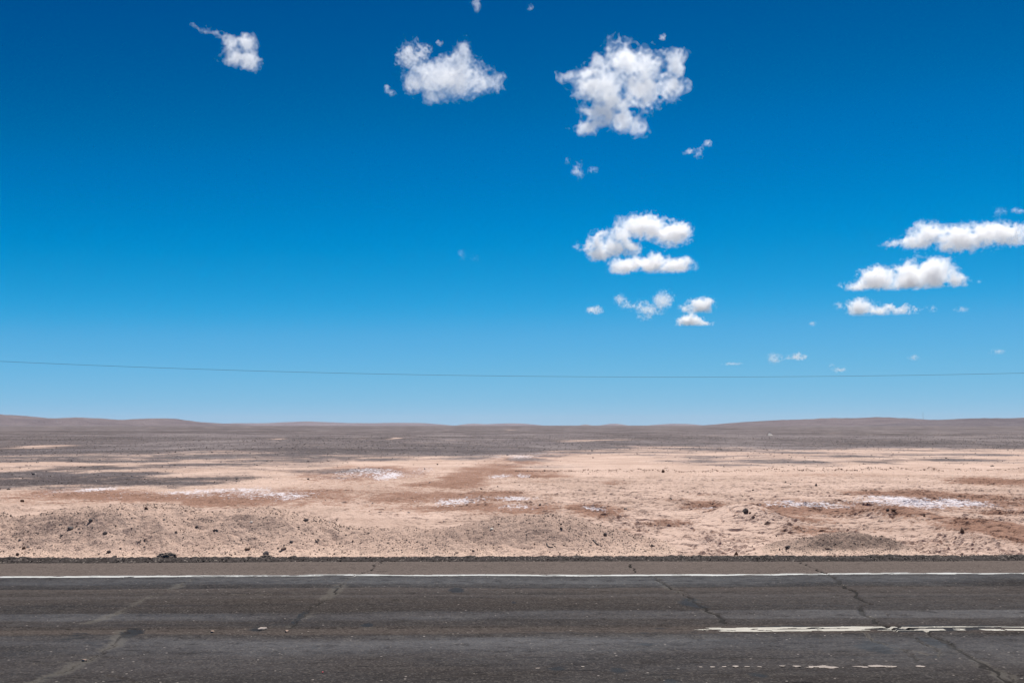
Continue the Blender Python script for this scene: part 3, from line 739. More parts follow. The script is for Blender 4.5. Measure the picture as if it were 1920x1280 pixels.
NAMED = [  # photograph pixel of the stone's foot, width and height in pixels, stone, shape, tilt, label
    (131, 994, 12, 10, 'grey', 'r', .1, 'rounded grey rock lodged in the face of the long berm'),
    (170, 980, 9, 11, 'grey', 's', .7, 'slanting grey slab leaning out of the long berm near its top'),
    (112, 986, 7, 6, 'grey', 'r', .3, 'small grey wedge left of the rounded grey rock on the long berm'),
    (115, 1007, 6, 7, 'dark', 'r', .2, 'dark upright stone just below the rounded grey rock on the berm'),
    (197, 1001, 13, 6, 'dark', 's', .1, 'flat dark stone with a shaded underside halfway up the long berm'),
    (204, 1036, 9, 6, 'dark', 'r', .1, 'dark stone at the foot of the long berm above the gravel strip'),
    (31, 1041, 10, 6, 'dark', 'p', .2, 'dark stone low on the berm in the bottom left corner of the sand'),
    (44, 1030, 8, 7, 'brown', 'r', .2, 'dark brown stone low on the berm near the left frame edge'),
    (37, 1014, 7, 5, 'grey', 'r', .2, 'grey stone on the berm above the dark brown stone'),
    (273, 955, 6, 6, 'brown', 'r', .4, 'small brown stone sitting near the highest crest of the long berm'),
    (214, 1046, 13, 6, 'grey', 's', .5, 'pale grey slab tilted at the foot of the long berm'),
    (41, 941, 10, 6, 'brown', 'r', .1, 'rust brown rock on bright flat sand behind the left berm'),
    (370, 991, 10, 8, 'dark', 'r', .2, 'dark angular rock in the dip between the berm humps'),
    (402, 996, 7, 6, 'dark', 'r', .2, 'dark stone right of the dip between the berm humps'),
    (470, 980, 9, 4, 'pale', 's', .3, 'small whitish flake of stone on the second berm hump'),
    (573, 977, 12, 6, 'dark', 's', .2, 'flat dark stone near the right end of the second hump'),
    (546, 1018, 7, 7, 'grey', 'r', .4, 'blue grey stone on the lower right of the second hump'),
    (532, 1030, 14, 6, 'beige', 's', .3, 'beige clod low on the berm below the blue grey stone'),
    (593, 1018, 6, 7, 'dark', 'r', .3, 'dark stone right of the blue grey stone on the second hump'),
    (463, 1031, 15, 6, 'beige', 's', .1, 'flat beige clod at the foot of the second hump'),
    (498, 1043, 20, 13, 'grey', 'r', .1, 'grey rock capping a small heap at the gravel strip'),
    (382, 1048, 16, 6, 'brown', 'r', .1, 'low brown chunk on the gravel strip below the berm'),
    (922, 995, 9, 8, 'pale', 'r', .5, 'whitish stone on the left shoulder of the middle mound'),
    (918, 996, 6, 5, 'dark', 'p', .1, 'black piece standing in for the shaded lower left of the whitish stone'),  # dark shape added for the shade on the whitish stone's lower left
    (1012, 948, 6, 6, 'dark', 'p', .1, 'small dark rock on flat sand behind the middle mound'),
    (1135, 1005, 9, 8, 'dark', 'r', .6, 'dark rock on the right flank of the middle mound'),
    (902, 917, 4, 3.5, 'dark', 'r', .1, 'tiny dark stone beside the rust stain in mid distance'),
    (933, 913, 4, 3, 'dark', 'r', .1, 'tiny dark stone above the salt streak in mid distance'),
    (1243, 885, 9, 6, 'brown', 'r', .1, 'dark clod standing up along the line of bladed earth'),
    (1173, 955, 9, 4, 'grey', 's', .1, 'flat grey stone right of the rust patch with white salt'),
    (1398, 962, 11, 12, 'dark', 'r', .1, 'largest dark rock, topping a low hummock in the sand flat'),
    (1406, 963, 6, 5, 'brown', 'p', .1, 'brown stone tucked against the largest dark rock'),
    (1415, 967, 8, 4, 'brown', 'p', .1, 'low brown stone on the slope right of the largest dark rock'),
    (1380, 1041, 9, 9, 'brown', 'p', .0, 'dark reddish triangular rock standing at the road edge'),
    (1478, 1029, 13, 9, 'dark', 'r', .3, 'dark rounded rock at the left foot of the low gravelly mound'),
    (1457, 1044, 11, 6, 'grey', 'r', .1, 'bluish grey stone on the gravel strip left of the low mound'),
    (1530, 911, 6, 6, 'dark', 'p', .1, 'dark upright stone alone on the sand flat in mid distance'),
    (1473, 904, 5, 3, 'dark', 'r', .1, 'tiny dark stone further back on the sand flat'),
    (1804, 998, 9, 10, 'brown', 'p', .2, 'red brown pointed rock on cracked ground at the right'),
    (1665, 958, 8, 6, 'dark', 'r', .1, 'dark stone on the hummock below the widest salt crust'),
    (1676, 957, 11, 4, 'brown', 's', .1, 'low brown slab right of the dark stone on the salt hummock'),
    (1733, 969, 5, 7, 'brown', 'p', .1, 'small upright reddish stone below the widest salt crust'),
    (1438, 982, 12, 7, 'beige', 'p', .1, 'pointed beige clod on cracked ground below the largest dark rock'),
    (1412, 920, 5, 4, 'dark', 'r', .1, 'tiny dark stone behind the hummock of the largest dark rock'),
    (1860, 874, 9, 3, 'dark', 'p', .0, 'small dark heap of stone far out on the sand flat'),
    (1290, 923, 4, 3, 'dark', 'r', .1, 'tiny dark stone left of the faint rust scuffs'),
    (1551, 1030, 14, 7, 'beige', 'r', .2, 'beige clod overhanging the foot of the low gravelly mound'),
    (62, 890, 7, 5, 'grey', 'r', .1, 'grey rock at the near edge of the black gravel patch'),
    (578, 899, 6, 4, 'dark', 'r', .1, 'small dark stone alone on pale sand left of the salt mound'),
    (820, 871, 4, 3, 'dark', 'r', .1, 'tiny dark stone near the shore of the gravel plain'),
]
for i, (px, py, w, h, mt, shp, tilt, label) in enumerate(NAMED):
    x, y, z = hit(px, py)
    sc = y / F * 1.06
    src = {'r': ROCKS[i % 8], 's': ROCKS[(i * 3) % 8], 'p': PYR[i % 2]}[shp]
    o = link('rock', with_mat(src, MAT_ROCK[mt]))
    W, H = w * sc / 2, h * sc / 2
    W, H = W * 0.92, H * 0.98
    o.scale = (W, max(H, W * .6) if shp != 's' else W * .8, H)
    o.rotation_euler = (0.2 * math.sin(i * 2.3), -tilt, (i * 1.37) % 6.28 if shp == 'r' else 0.3 * math.sin(i))
    if shp == 'r': o.scale = ((W + H) / 2 * 1.05, (W + H) / 2, H)
    o.location = (x, y + H * 0.3, z + H * 0.62)
    tag(o, label, 'rock', 'single rocks on the desert floor')

# pale and dark dry stick on the middle mound
def tube(name, pts, rads, mat, n=7):
    pts = [Vector(p) for p in pts]
    vs_, fs = [], []
    for i, p in enumerate(pts):
        d = (pts[min(i + 1, len(pts) - 1)] - pts[max(i - 1, 0)]).normalized()
        a = d.cross(Vector((0, 0, 1))) if abs(d.z) < 0.95 else d.cross(Vector((1, 0, 0)))
        a.normalize(); b = d.cross(a)
        for k in range(n):
            t = 2 * math.pi * k / n
            vs_.append(p + (a * math.cos(t) + b * math.sin(t)) * rads[i])
        if i:
            for k in range(n):
                q = (i - 1) * n
                fs.append((q + k, q + (k + 1) % n, q + n + (k + 1) % n, q + n + k))
    return np_mesh(name, np.array([tuple(v) for v in vs_]), np.array(fs), mat)
def stick(pts, r, label):
    w = [Vector(hit(px, py)) + Vector((0, 0, 0.012)) for px, py in pts]
    o = link('dry_root', tube('dry_root', w, [r * (1 - 0.5 * k / len(w)) for k in range(len(w))], MAT_ROCK['dark']))
    tag(o, label, 'root')
stick([(1112, 1013), (1117, 1019), (1123, 1022), (1128, 1025)], 0.016, 'dark dry root lying on the right face of the middle mound')
stick([(1025, 1020), (1027, 1025), (1032, 1027), (1037, 1026)], 0.014, 'dark bent root at the foot of the middle mound')
stick([(1222, 1022), (1230, 1027), (1240, 1030)], 0.012, 'thin dark root on sand right of the middle mound')

# smaller stones in the mounds: too alike to tell apart
def scatter_px(n, boxes, seed):
    r = random.Random(seed); out = []
    tot = sum(b[4] for b in boxes)
    while len(out) < n:
        q = r.uniform(0, tot)
        for b in boxes:
            q -= b[4]
            if q <= 0: break
        out.append((r.uniform(b[0], b[1]), r.uniform(b[2], b[3])))
    return out
rr = random.Random(21)
for region, lab, n in (
        ([(0, 330, 958, 1040, 3), (330, 680, 968, 1040, 2.4)], 'small dark stone bedded in the long two humped berm', 130),
        ([(860, 1240, 975, 1040, 2), (700, 860, 998, 1040, .7)], 'small dark stone bedded in the middle mound', 70),
        ([(1500, 1710, 1002, 1036, 2), (1430, 1500, 1022, 1038, .5)], 'small dark stone bedded in the low gravelly mound', 55)):
    for px, py in scatter_px(n, region, rr.randint(0, 9999)):
        x, y, z = hit(px, py, 15.4, 24)
        s = rr.choice((.010, .012, .014, .017, .023)) * rr.uniform(.8, 1.2)
        o = link('stone', with_mat(PEBS[rr.randrange(8)], MAT_ROCK[rr.choice(('dark', 'dark', 'dark', 'grey', 'brown'))]))
        o.scale = (s * rr.uniform(.8, 1.5), s * rr.uniform(.8, 1.2), s * rr.uniform(.6, 1.0))
        o.rotation_euler = (rr.uniform(-.5, .5), rr.uniform(-.6, .6), rr.uniform(0, 6.28))
        o.location = (x, y, z + s * .25)
        tag(o, lab, 'stone', lab.replace('small dark stone', 'small dark stones'))

# countless chips, pebbles and gravel: one object for each stretch
ICO = None
def pebble_field(name, X, Y, Z, Sz, mat, label, flat=0.7, seed=3):
    """many low-poly chips joined in one mesh"""
    r = np.random.default_rng(seed)
    base = []
    for m_ in (rock_mesh(200, 1), rock_mesh(201, 1), rock_mesh(202, 1)):
        v = np.array([tuple(q.co) for q in m_.vertices]); f = np.array([tuple(p.vertices) for p in m_.polygons]); base.append((v, f))
    # a coarser chip: octahedron-like
    ov = np.array([(1, 0, 0), (-1, .1, 0), (0, 1, 0), (.1, -1, 0), (0, 0, 1), (0, .1, -1)], float); of = np.array([(0, 2, 4), (2, 1, 4), (1, 3, 4), (3, 0, 4), (2, 0, 5), (1, 2, 5), (3, 1, 5), (0, 3, 5)])
    VV, FF, off = [], [], 0
    for i in range(len(X)):
        v, f = (ov, of)
        v = v * (1 + r.uniform(-.3, .3, v.shape))
        a, b_ = r.uniform(0, 6.28), r.uniform(0, 6.28); ca, sa = math.cos(a), math.sin(a); cb, sb = math.cos(b_), math.sin(b_)
        v = np.stack([v[:, 0], v[:, 1] * cb - v[:, 2] * sb, v[:, 1] * sb + v[:, 2] * cb], -1)
        v = np.stack([v[:, 0] * ca - v[:, 2] * sa, v[:, 1], v[:, 0] * sa + v[:, 2] * ca], -1)
        v = v * Sz[i] * np.array([r.uniform(.8, 1.5), r.uniform(.7, 1.1), flat * r.uniform(.7, 1.2)])
        v = np.stack([v[:, 0] * ca - v[:, 1] * sa, v[:, 0] * sa + v[:, 1] * ca, v[:, 2]], -1)
        VV.append(v + np.array([X[i], Y[i], Z[i] + Sz[i] * .2])); FF.append(f + off); off += len(v)
    o = link(name, np_mesh(name, np.concatenate(VV), np.concatenate(FF), mat, False))
    return tag(o, label, None, None, 'stuff')

def gravel_material():
    m = NT('dark_roadside_gravel')
    c = m.coords()
    v = m.voro(c, 48.0)
    s = m.n('ShaderNodeSeparateColor'); m.t.links.new(v.outputs['Color'], s.inputs[0])
    cc = m.mix(s.outputs[0], (0.022, 0.018, 0.017, 1), (0.070, 0.058, 0.053, 1))
    cc = m.mix(m.math('MULTIPLY', m.step(s.outputs[1], 0.93, 0.99), 0.7), cc, (0.26, 0.22, 0.19, 1))
    m.bump(m.noise(c, 60, 3), 0.4, 0.01)
    return m.finish(cc, 0.95, 0.15)
MAT_GRAVEL = gravel_material()
def chips_material(name, stops):
    m = NT(name)
    geo = m.n('ShaderNodeNewGeometry')
    cc = m.ramp(geo.outputs['Random Per Island'], stops)
    n_ = m.noise(m.coords(), 40.0, 3, 0.6)
    cc = m.mix(m.math('MULTIPLY', m.step(n_, 0.5, 0.7), 0.3), cc, (0.10, 0.085, 0.08, 1))
    return m.finish(cc, 0.92, 0.15)
MAT_CHIPS = chips_material('mixed_stone_chips', [(0, (.075, .058, .052)), (.45, (.125, .098, .086)), (.7, (.20, .155, .13)), (.88, (.32, .245, .20)), (1, (.48, .38, .31))])
MAT_COBBLES = chips_material('plain_cobbles', [(0, (.050, .042, .042)), (.35, (.10, .085, .085)), (.6, (.17, .145, .14)), (.85, (.26, .22, .205)), (1, (.46, .39, .35))])
MAT_GRIT = chips_material('dark_grit', [(0, (.020, .0165, .0155)), (.6, (.050, .042, .038)), (.92, (.085, .070, .063)), (1, (.24, .20, .17))])
MAT_CLODS = chips_material('earth_clods', [(0, (.20, .135, .105)), (.6, (.31, .215, .168)), (1, (.46, .335, .265))])
# windrow of dark gravel along the asphalt edge
gx = np.arange(-16, 17, 0.03); gy = np.linspace(Y_EDGE - 0.10, Y_GRAVEL + 0.25, 26)
GX, GY = np.meshgrid(gx, gy)
faredge = Y_GRAVEL + 0.16 * fbm(GX * 0.9, GX * 0, 5, 12)
t = (GY - Y_EDGE + 0.10) / (faredge - Y_EDGE + 0.10)
GZ = -0.10 + 0.145 * np.sin(np.clip(t, 0, 1) * math.pi) ** 0.55 - 0.12 * sstep(1.0, 1.4, t) + 0.022 * fbm(GX * 9, GY * 9, 3, 14)
tag(link('gravel_strip', np_mesh('gravel_strip', np.stack([GX, GY, GZ], -1).reshape(-1, 3), grid_faces(len(gy), len(gx)), MAT_GRAVEL)), 'narrow bank of dark gravel between the asphalt shoulder and the sand', None, None, 'stuff')
n = 9000
X = RNG.uniform(-11, 12, n); Y = Y_EDGE - 0.02 + np.abs(RNG.normal(0.0, 1.0, n)) * 0.0 + RNG.uniform(0, 0.50, n) + 0.12 * RNG.normal(0, 1, n)
tq = np.clip((Y - Y_EDGE + .1) / (Y_GRAVEL - Y_EDGE + .1), 0, 1)
Z = -0.10 + 0.145 * np.sin(tq * math.pi) ** 0.55
Z = np.where(tq >= 1, terrain_h(X, Y, False), np.maximum(Z, np.where(Y < Y_EDGE, 0.0, -1)))
pebble_field('gravel', X, Y, Z, RNG.choice([.006, .008, .011, .016], n, p=[.4, .38, .2, .02]), MAT_GRIT, 'loose dark gravel chips along the edge of the asphalt', 0.8)
# chips over the mounds
n = 34000
X = RNG.uniform(-10.5, 8.5, n); Y = RNG.uniform(15.6, 19.2, n)
dens = np.clip(0.25 + fbm(X * 0.55, Y * 0.8, 3, 77) + 0.25, 0, 1)
zz = surface_z_arr(X, Y); onm = (zz - terrain_h(X, Y, False)) > 0.02
keep = (RNG.uniform(0, 1, n) < np.where(onm, 0.22 + 0.78 * dens, 0.09))
X, Y, zz = X[keep], Y[keep], zz[keep]
pebble_field('stone_chips', X, Y, zz, RNG.choice([.006, .009, .013, .019], len(X), p=[.42, .36, .18, .04]), MAT_CHIPS, 'countless dark stone chips strewn over the dirt mounds', 0.8, 4)
# pebbles across the flats and cobbles on the gravel plain
n = 32000
Y = 17 * np.exp(RNG.uniform(0, 1, n) ** 0.75 * math.log(420 / 17)); X = RNG.uniform(-1, 1, n) * (2 + .56 * Y)
dk = np.array([0.0] * n)
ir = np.clip(np.searchsorted(rows, Y), 0, len(rows) - 1); ic = np.clip(((X / (3 + .6 * Y) + 1) / 2 * (NC - 1)).astype(int), 0, NC - 1)
dk = dark[ir, ic]
keep = RNG.uniform(0, 1, n) < 0.10 + 0.90 * dk
X, Y, dk = X[keep], Y[keep], dk[keep]
S_ = (0.012 + 0.0005 * Y) * RNG.lognormal(0, 0.45, len(X)) * np.where(dk > .4, 1.0, 0.75)
pebble_field('loose_stones', X, Y, terrain_h(X, Y, False), np.minimum(S_, 0.12) * 0.62, MAT_COBBLES, 'loose dark stones strewn thinly over the flats and thickly over the gravel plain', 0.6, 5)
# clods along the bladed line
n = 1600
X = RNG.uniform(1, 26, n); Y = gp(1500, 884)[1] + 0.02 * (X - 8) + RNG.normal(0, .16, n)
pebble_field('earth_clods', X, Y, terrain_h(X, Y, False), RNG.choice([.012, .018, .028, .045], n, p=[.5, .3, .18, .02]), MAT_CLODS, 'row of broken earth clods along a bladed line across the sand', 0.8, 6)

MAT_LUMP = rock_material('crusted_asphalt', (0.13, 0.105, 0.092), (0.36, 0.29, 0.24), 5.0)
# broken asphalt lumps lying on the gravel strip
def heap(px, py, w, h, seed, label):
    x, y, z = hit(px, py, 14.9)
    sc = y / F
    r = np.random.default_rng(seed)
    bm = bmesh.new(); bmesh.ops.create_icosphere(bm, subdivisions=4, radius=1.0)
    co = np.array([tuple(v.co) for v in bm.verts])
    d = 1 + 0.25 * fbm(co[:, 0] * 2.2 + seed, co[:, 1] * 2.2 + co[:, 2] * 1.7, 3, seed) + 0.12 * fbm(co[:, 0] * 7, co[:, 2] * 7 + co[:, 1] * 3, 2, seed + 1)
    for v, k in zip(bm.verts, d): v.co = v.co * k
    me = bpy.data.meshes.new('asphalt_lump'); bm.to_mesh(me); bm.free(); me.materials.append(MAT_LUMP)
    o = link('asphalt_lump', me)
    o.scale = (w * sc / 2, w * sc * .35, h * sc * .75); o.location = (x, y + .05, z + h * sc * .18)
    tag(o, label, 'asphalt lump')
heap(310, 1049, 36, 13, 3, 'broken lump of crusted asphalt on the gravel strip below the long berm')
heap(498, 1048, 24, 8, 9, 'small crusted heap under the grey capping rock at the gravel strip')

# ------------------------------------------------------------------ flat litter on the road
def chip(name, px, py, w, d, h, mat, label, cat):
    x, y = gp(px, py)
    bm = bmesh.new()
    r = random.Random(int(px))
    ring = [(math.cos(t) * (0.5 + r.uniform(-.12, .12)), math.sin(t) * (0.5 + r.uniform(-.15, .1))) for t in [k * 2 * math.pi / 9 for k in range(9)]]
    lo = [bm.verts.new((a * w, b * d, 0)) for a, b in ring]; hi = [bm.verts.new((a * w * .9, b * d * .9, h * r.uniform(.6, 1.2))) for a, b in ring]
    bm.faces.new(hi); bm.faces.new(lo[::-1])
    for k in range(9): bm.faces.new((lo[k], lo[(k + 1) % 9], hi[(k + 1) % 9], hi[k]))
    me = bpy.data.meshes.new(name); bm.to_mesh(me); bm.free(); me.materials.append(mat)
    o = link(name, me); o.location = (x, y, float(road_z(np.array([x]), np.array([y]))[0]) + .003)
    tag(o, label, cat)
chip('flattened_litter', 491, 1182, .10, .10, .009, MAT_PAINT_FADED, 'flattened cream scrap of litter lying on the road seam', 'litter')
chip('stone_chip', 398, 1187, .035, .06, .010, MAT_ROCK['beige'], 'beige stone chip on the asphalt left of the flattened scrap', 'stone')
chip('stone_chip', 538, 1186, .035, .06, .010, MAT_ROCK['beige'], 'beige stone chip on the asphalt right of the flattened scrap', 'stone')
chip('stone_chip', 158, 1238, .045, .05, .012, MAT_ROCK['beige'], 'beige stone chip caught in the sealed crack of the near lane', 'stone')
red_m = NT('red_plastic'); red_m.finish(red_m.mix(red_m.noise(red_m.coords(), 90.0), (0.45, 0.03, 0.04, 1), (0.36, 0.05, 0.05, 1)), 0.4, 0.4)
chip('plastic_fragment', 605, 1260, .014, .02, .006, red_m.mat, 'tiny red plastic fragment on the near lane', 'litter')

# ------------------------------------------------------------------ cairn far out on the plain
def cairn():
    x, y = gp(1443, 811.5)
    z = float(terrain_h(np.array([x]), np.array([y]), False)[0])
    root = bpy.data.objects.new('cairn', None); col.objects.link(root); root.location = (x, y, z)
    r = random.Random(4)
    bm = bmesh.new(); bmesh.ops.create_cone(bm, cap_ends=True, segments=20, radius1=.72, radius2=.05, depth=.74)
    bmesh.ops.subdivide_edges(bm, edges=bm.edges[:], cuts=2, use_grid_fill=True)
    for v in bm.verts:
        v.co.z += .37; v.co *= 1 + .09 * math.sin(v.co.x * 17 + v.co.z * 11) * math.cos(v.co.y * 13) + r.uniform(-.03, .03)
    me = bpy.data.meshes.new('heap'); bm.to_mesh(me); bm.free(); me.materials.append(MAT_ROCK['pale']); link('heap', me, root)
    for k in range(9):
        t = 6.283 * k / 9; o = link('stone', with_mat(PEBS[k % 8], MAT_ROCK['pale']), root)
        o.location = (.66 * math.cos(t), .66 * math.sin(t), .04); s = r.uniform(.08, .13); o.scale = (s, s, s * .8)
    post = link('post', tube('post', [(.16, .05, .50), (.08, .05, .80), (.0, .05, 1.05)], [.05, .06, .04], MAT_ROCK['dark']), root)
    side = link('stone', with_mat(ROCKS[2], MAT_ROCK['dark']), root); side.location = (-.68, -.15, .16); side.scale = (.16, .16, .16)
    side['label'] = 'black stone lying at the foot of the cairn'
    tag(root, 'small whitish stone cairn with a dark top far out on the gravel plain', 'cairn')
cairn()

# ------------------------------------------------------------------ hills
def hill_material(name, a, b):
    m = NT(name)
    c = m.coords((0.004, 0.004, 0.01))
    n = m.noise(c, 1.0, 6, 0.6)
    n2 = m.noise(m.coords((0.02, 0.02, 0.05)), 1.0, 5, 0.65)
    cc = m.mix(m.step(n, 0.35, 0.65), (*a, 1), (*b, 1))
    cc = m.mix(m.math('MULTIPLY', m.step(n2, 0.5, 0.7), 0.35), cc, (a[0] * .75, a[1] * .72, a[2] * .72, 1))
    m.bump(n2, 1.0, 25.0)
    return m.finish(cc, 0.98, 0.05)
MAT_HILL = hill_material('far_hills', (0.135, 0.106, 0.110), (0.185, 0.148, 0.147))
MAT_HILL_FAR = hill_material('haze_tinted_hills', (0.190, 0.158, 0.172), (0.235, 0.196, 0.205))  # paler, bluer hill colour: the haze of distance painted in
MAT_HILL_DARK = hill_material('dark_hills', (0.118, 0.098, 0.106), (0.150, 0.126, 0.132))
def hill(D, px, py, depth, seed, label, mat, step=2.0):
    """a ridge whose skyline follows the given outline at distance D"""
    xs_px = np.arange(px[0], px[-1] + 1, step)
    yy = np.interp(xs_px, px, py)
    k = np.hanning(15); k /= k.sum()
    yy = np.convolve(np.pad(yy, 7, mode='edge'), k, 'valid')
    xs = np.array([ray(p, 797).x * D / ray(p, 797).y for p in xs_px])
    zs = np.array([CAM_H + ray(p, q).z * D / ray(p, q).y for p, q in zip(xs_px, yy)]) + 3.0
    zs = np.maximum(zs, 0) * sstep(0, 6, np.minimum(np.arange(len(xs)), np.arange(len(xs))[::-1]))
    v = np.linspace(-1, 1, 41)
    prof = np.cos(v * math.pi / 2) ** 1.5
    X = np.repeat(xs[None], 41, 0); Y = D + v[:, None] * depth + 0 * X
    P = prof[:, None] * (1 + 0.16 * (1 - prof[:, None]) * fbm(X * 4.0 / depth, Y * 4.0 / depth, 4, seed) * 3)
    Z = -3.0 + zs[None] * P + 0.05 * zs[None] * prof[:, None] * fbm(X * 9 / depth, Y * 9 / depth, 3, seed + 3) * (np.abs(v)[:, None] > .02)
    o = link('hills', np_mesh('hills', np.stack([X, Y, Z], -1).reshape(-1, 3), grid_faces(41, len(xs)), mat))
    tag(o, label, None, None, 'structure')
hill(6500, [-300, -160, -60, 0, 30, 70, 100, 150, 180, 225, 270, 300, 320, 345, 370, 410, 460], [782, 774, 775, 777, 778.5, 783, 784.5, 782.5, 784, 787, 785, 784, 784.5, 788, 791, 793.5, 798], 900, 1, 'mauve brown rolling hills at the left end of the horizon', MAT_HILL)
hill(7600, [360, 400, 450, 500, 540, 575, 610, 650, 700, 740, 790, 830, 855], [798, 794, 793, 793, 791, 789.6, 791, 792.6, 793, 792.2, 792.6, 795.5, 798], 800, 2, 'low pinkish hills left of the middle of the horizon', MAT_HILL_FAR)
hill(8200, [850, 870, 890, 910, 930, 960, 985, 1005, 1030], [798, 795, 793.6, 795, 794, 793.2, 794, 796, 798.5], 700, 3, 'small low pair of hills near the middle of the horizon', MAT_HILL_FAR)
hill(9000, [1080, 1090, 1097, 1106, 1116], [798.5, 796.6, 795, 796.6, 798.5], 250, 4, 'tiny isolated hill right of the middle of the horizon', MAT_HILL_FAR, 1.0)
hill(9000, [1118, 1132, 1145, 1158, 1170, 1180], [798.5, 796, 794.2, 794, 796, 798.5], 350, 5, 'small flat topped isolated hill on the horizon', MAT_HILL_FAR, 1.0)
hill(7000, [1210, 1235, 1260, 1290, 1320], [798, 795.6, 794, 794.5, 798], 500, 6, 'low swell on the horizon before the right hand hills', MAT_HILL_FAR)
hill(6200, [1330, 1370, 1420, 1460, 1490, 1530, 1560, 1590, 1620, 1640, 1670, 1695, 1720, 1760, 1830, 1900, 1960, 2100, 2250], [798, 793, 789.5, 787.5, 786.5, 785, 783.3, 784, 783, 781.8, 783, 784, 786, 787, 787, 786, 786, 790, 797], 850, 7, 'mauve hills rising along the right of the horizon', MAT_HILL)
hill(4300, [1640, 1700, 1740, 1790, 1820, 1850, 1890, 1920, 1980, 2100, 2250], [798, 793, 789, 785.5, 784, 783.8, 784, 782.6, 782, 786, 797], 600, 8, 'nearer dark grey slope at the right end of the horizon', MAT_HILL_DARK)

# ------------------------------------------------------------------ air
def haze(density):
    a, b = 15000.0, 130.0
    v = np.array([(x, y, z) for z in (-4.0, b) for y in (-a, a) for x in (-a, a)])
    f = np.array([(0, 2, 3, 1), (4, 5, 7, 6), (0, 1, 5, 4), (2, 6, 7, 3), (0, 4, 6, 2), (1, 3, 7, 5)])
    mt = bpy.data.materials.new('thin_air'); mt.use_nodes = True
    t_ = mt.node_tree; t_.nodes.clear()
    out = t_.nodes.new('ShaderNodeOutputMaterial'); pv = t_.nodes.new('ShaderNodeVolumePrincipled')
    pv.inputs['Color'].default_value = (0.80, 0.86, 1.0, 1); pv.inputs['Density'].default_value = density; pv.inputs['Anisotropy'].default_value = 0.0
    t_.links.new(pv.outputs[0], out.inputs['Volume'])
    o = link('haze', np_mesh('haze', v, f, mt, False))
    tag(o, 'thin dry haze over the far plain and hills', None, None, 'stuff')
haze(2.2e-5)

# ------------------------------------------------------------------ mast on the right hand hills
def mast():
    D = 5200.0
    d0, d1 = ray(1731, 788), ray(1731, 772.5)
    x = d0.x * D / d0.y; zb = CAM_H + d0.z * D / d0.y; zt = CAM_H + d1.z * D / d1.y
    root = bpy.data.objects.new('radio_mast', None); col.objects.link(root); root.location = (x, D, zb)
    m = NT('galvanised_steel'); mat = m.finish(m.mix(m.noise(m.coords(), 2.0), (0.16, 0.17, 0.18, 1), (0.22, 0.23, 0.24, 1)), 0.6, 0.4)
    H = zt - zb; a = 0.9
    P = [(a * math.cos(t), a * math.sin(t)) for t in (0, 2.094, 4.189)]
    for px_, py_ in P: link('leg', tube('leg', [(px_, py_, 0), (px_ * .8, py_ * .8, H)], [.16, .14], mat, 5), root)
    n_ = 14
    for k in range(n_):
        z0, z1 = H * k / n_, H * (k + 1) / n_
        for i in range(3):
            p, q = P[i], P[(i + 1) % 3]
            link('brace', tube('brace', [(p[0] * .95, p[1] * .95, z0), (q[0] * .9, q[1] * .9, z1)], [.09, .09], mat, 4), root)
    link('antenna', tube('antenna', [(0, 0, H), (0, 0, H + 2.5)], [.12, .05], mat, 5), root)
    tag(root, 'thin steel lattice mast standing on the right hand hills', 'mast')
mast()

# ------------------------------------------------------------------ overhead cable
def cable():
    D = 45.0
    pts_px = [(-900, 604), (-500, 640), (-200, 664), (0, 677.5), (250, 687.5), (500, 695), (750, 701.5), (950, 705), (1200, 707), (1450, 706), (1650, 704), (1920, 699), (2200, 691), (2600, 675), (3000, 655)]
    q = np.polyfit([p[0] for p in pts_px[3:12]], [p[1] for p in pts_px[3:12]], 2)
    pts = []
    for px in range(-900, 3001, 60):
        d = ray(px, float(np.polyval(q, px))); t = D / d.y
        pts.append((d.x * t, D, CAM_H + d.z * t))
    m = NT('black_cable_sheath'); mat = m.finish(m.mix(m.noise(m.coords(), 4.0), (0.030, 0.034, 0.040, 1), (0.05, 0.055, 0.06, 1)), 0.6, 0.3)
    o = link('overhead_cable', tube('overhead_cable', pts, [0.0066] * len(pts), mat, 6))
    tag(o, 'single thin dark cable sagging across the lower sky', 'cable')
cable()

# ------------------------------------------------------------------ clouds
def spline_noise(shape, coords, wl, rng):
    """smooth noise on a regular grid: a random lattice interpolated by cubic B-splines along each axis"""
    W = []
    for c in coords:
        g = (c - c[0]) / wl; n_ = int(g[-1]) + 4
        i = np.floor(g).astype(int); f = g - i
        M = np.zeros((len(c), n_ + 1))
        w = [(1 - f) ** 3 / 6, (3 * f ** 3 - 6 * f ** 2 + 4) / 6, (-3 * f ** 3 + 3 * f ** 2 + 3 * f + 1) / 6, f ** 3 / 6]
        for k in range(4): M[np.arange(len(c)), i + k] += w[k]
        W.append(M)
    R = rng.normal(0, 1, [m_.shape[1] for m_ in W])
    t = np.tensordot(W[0], R, (1, 0))
    t = np.tensordot(W[1], t, (1, 1)).transpose(1, 0, 2)
    t = np.tensordot(t, W[2], (2, 1))
    return t * 1.7

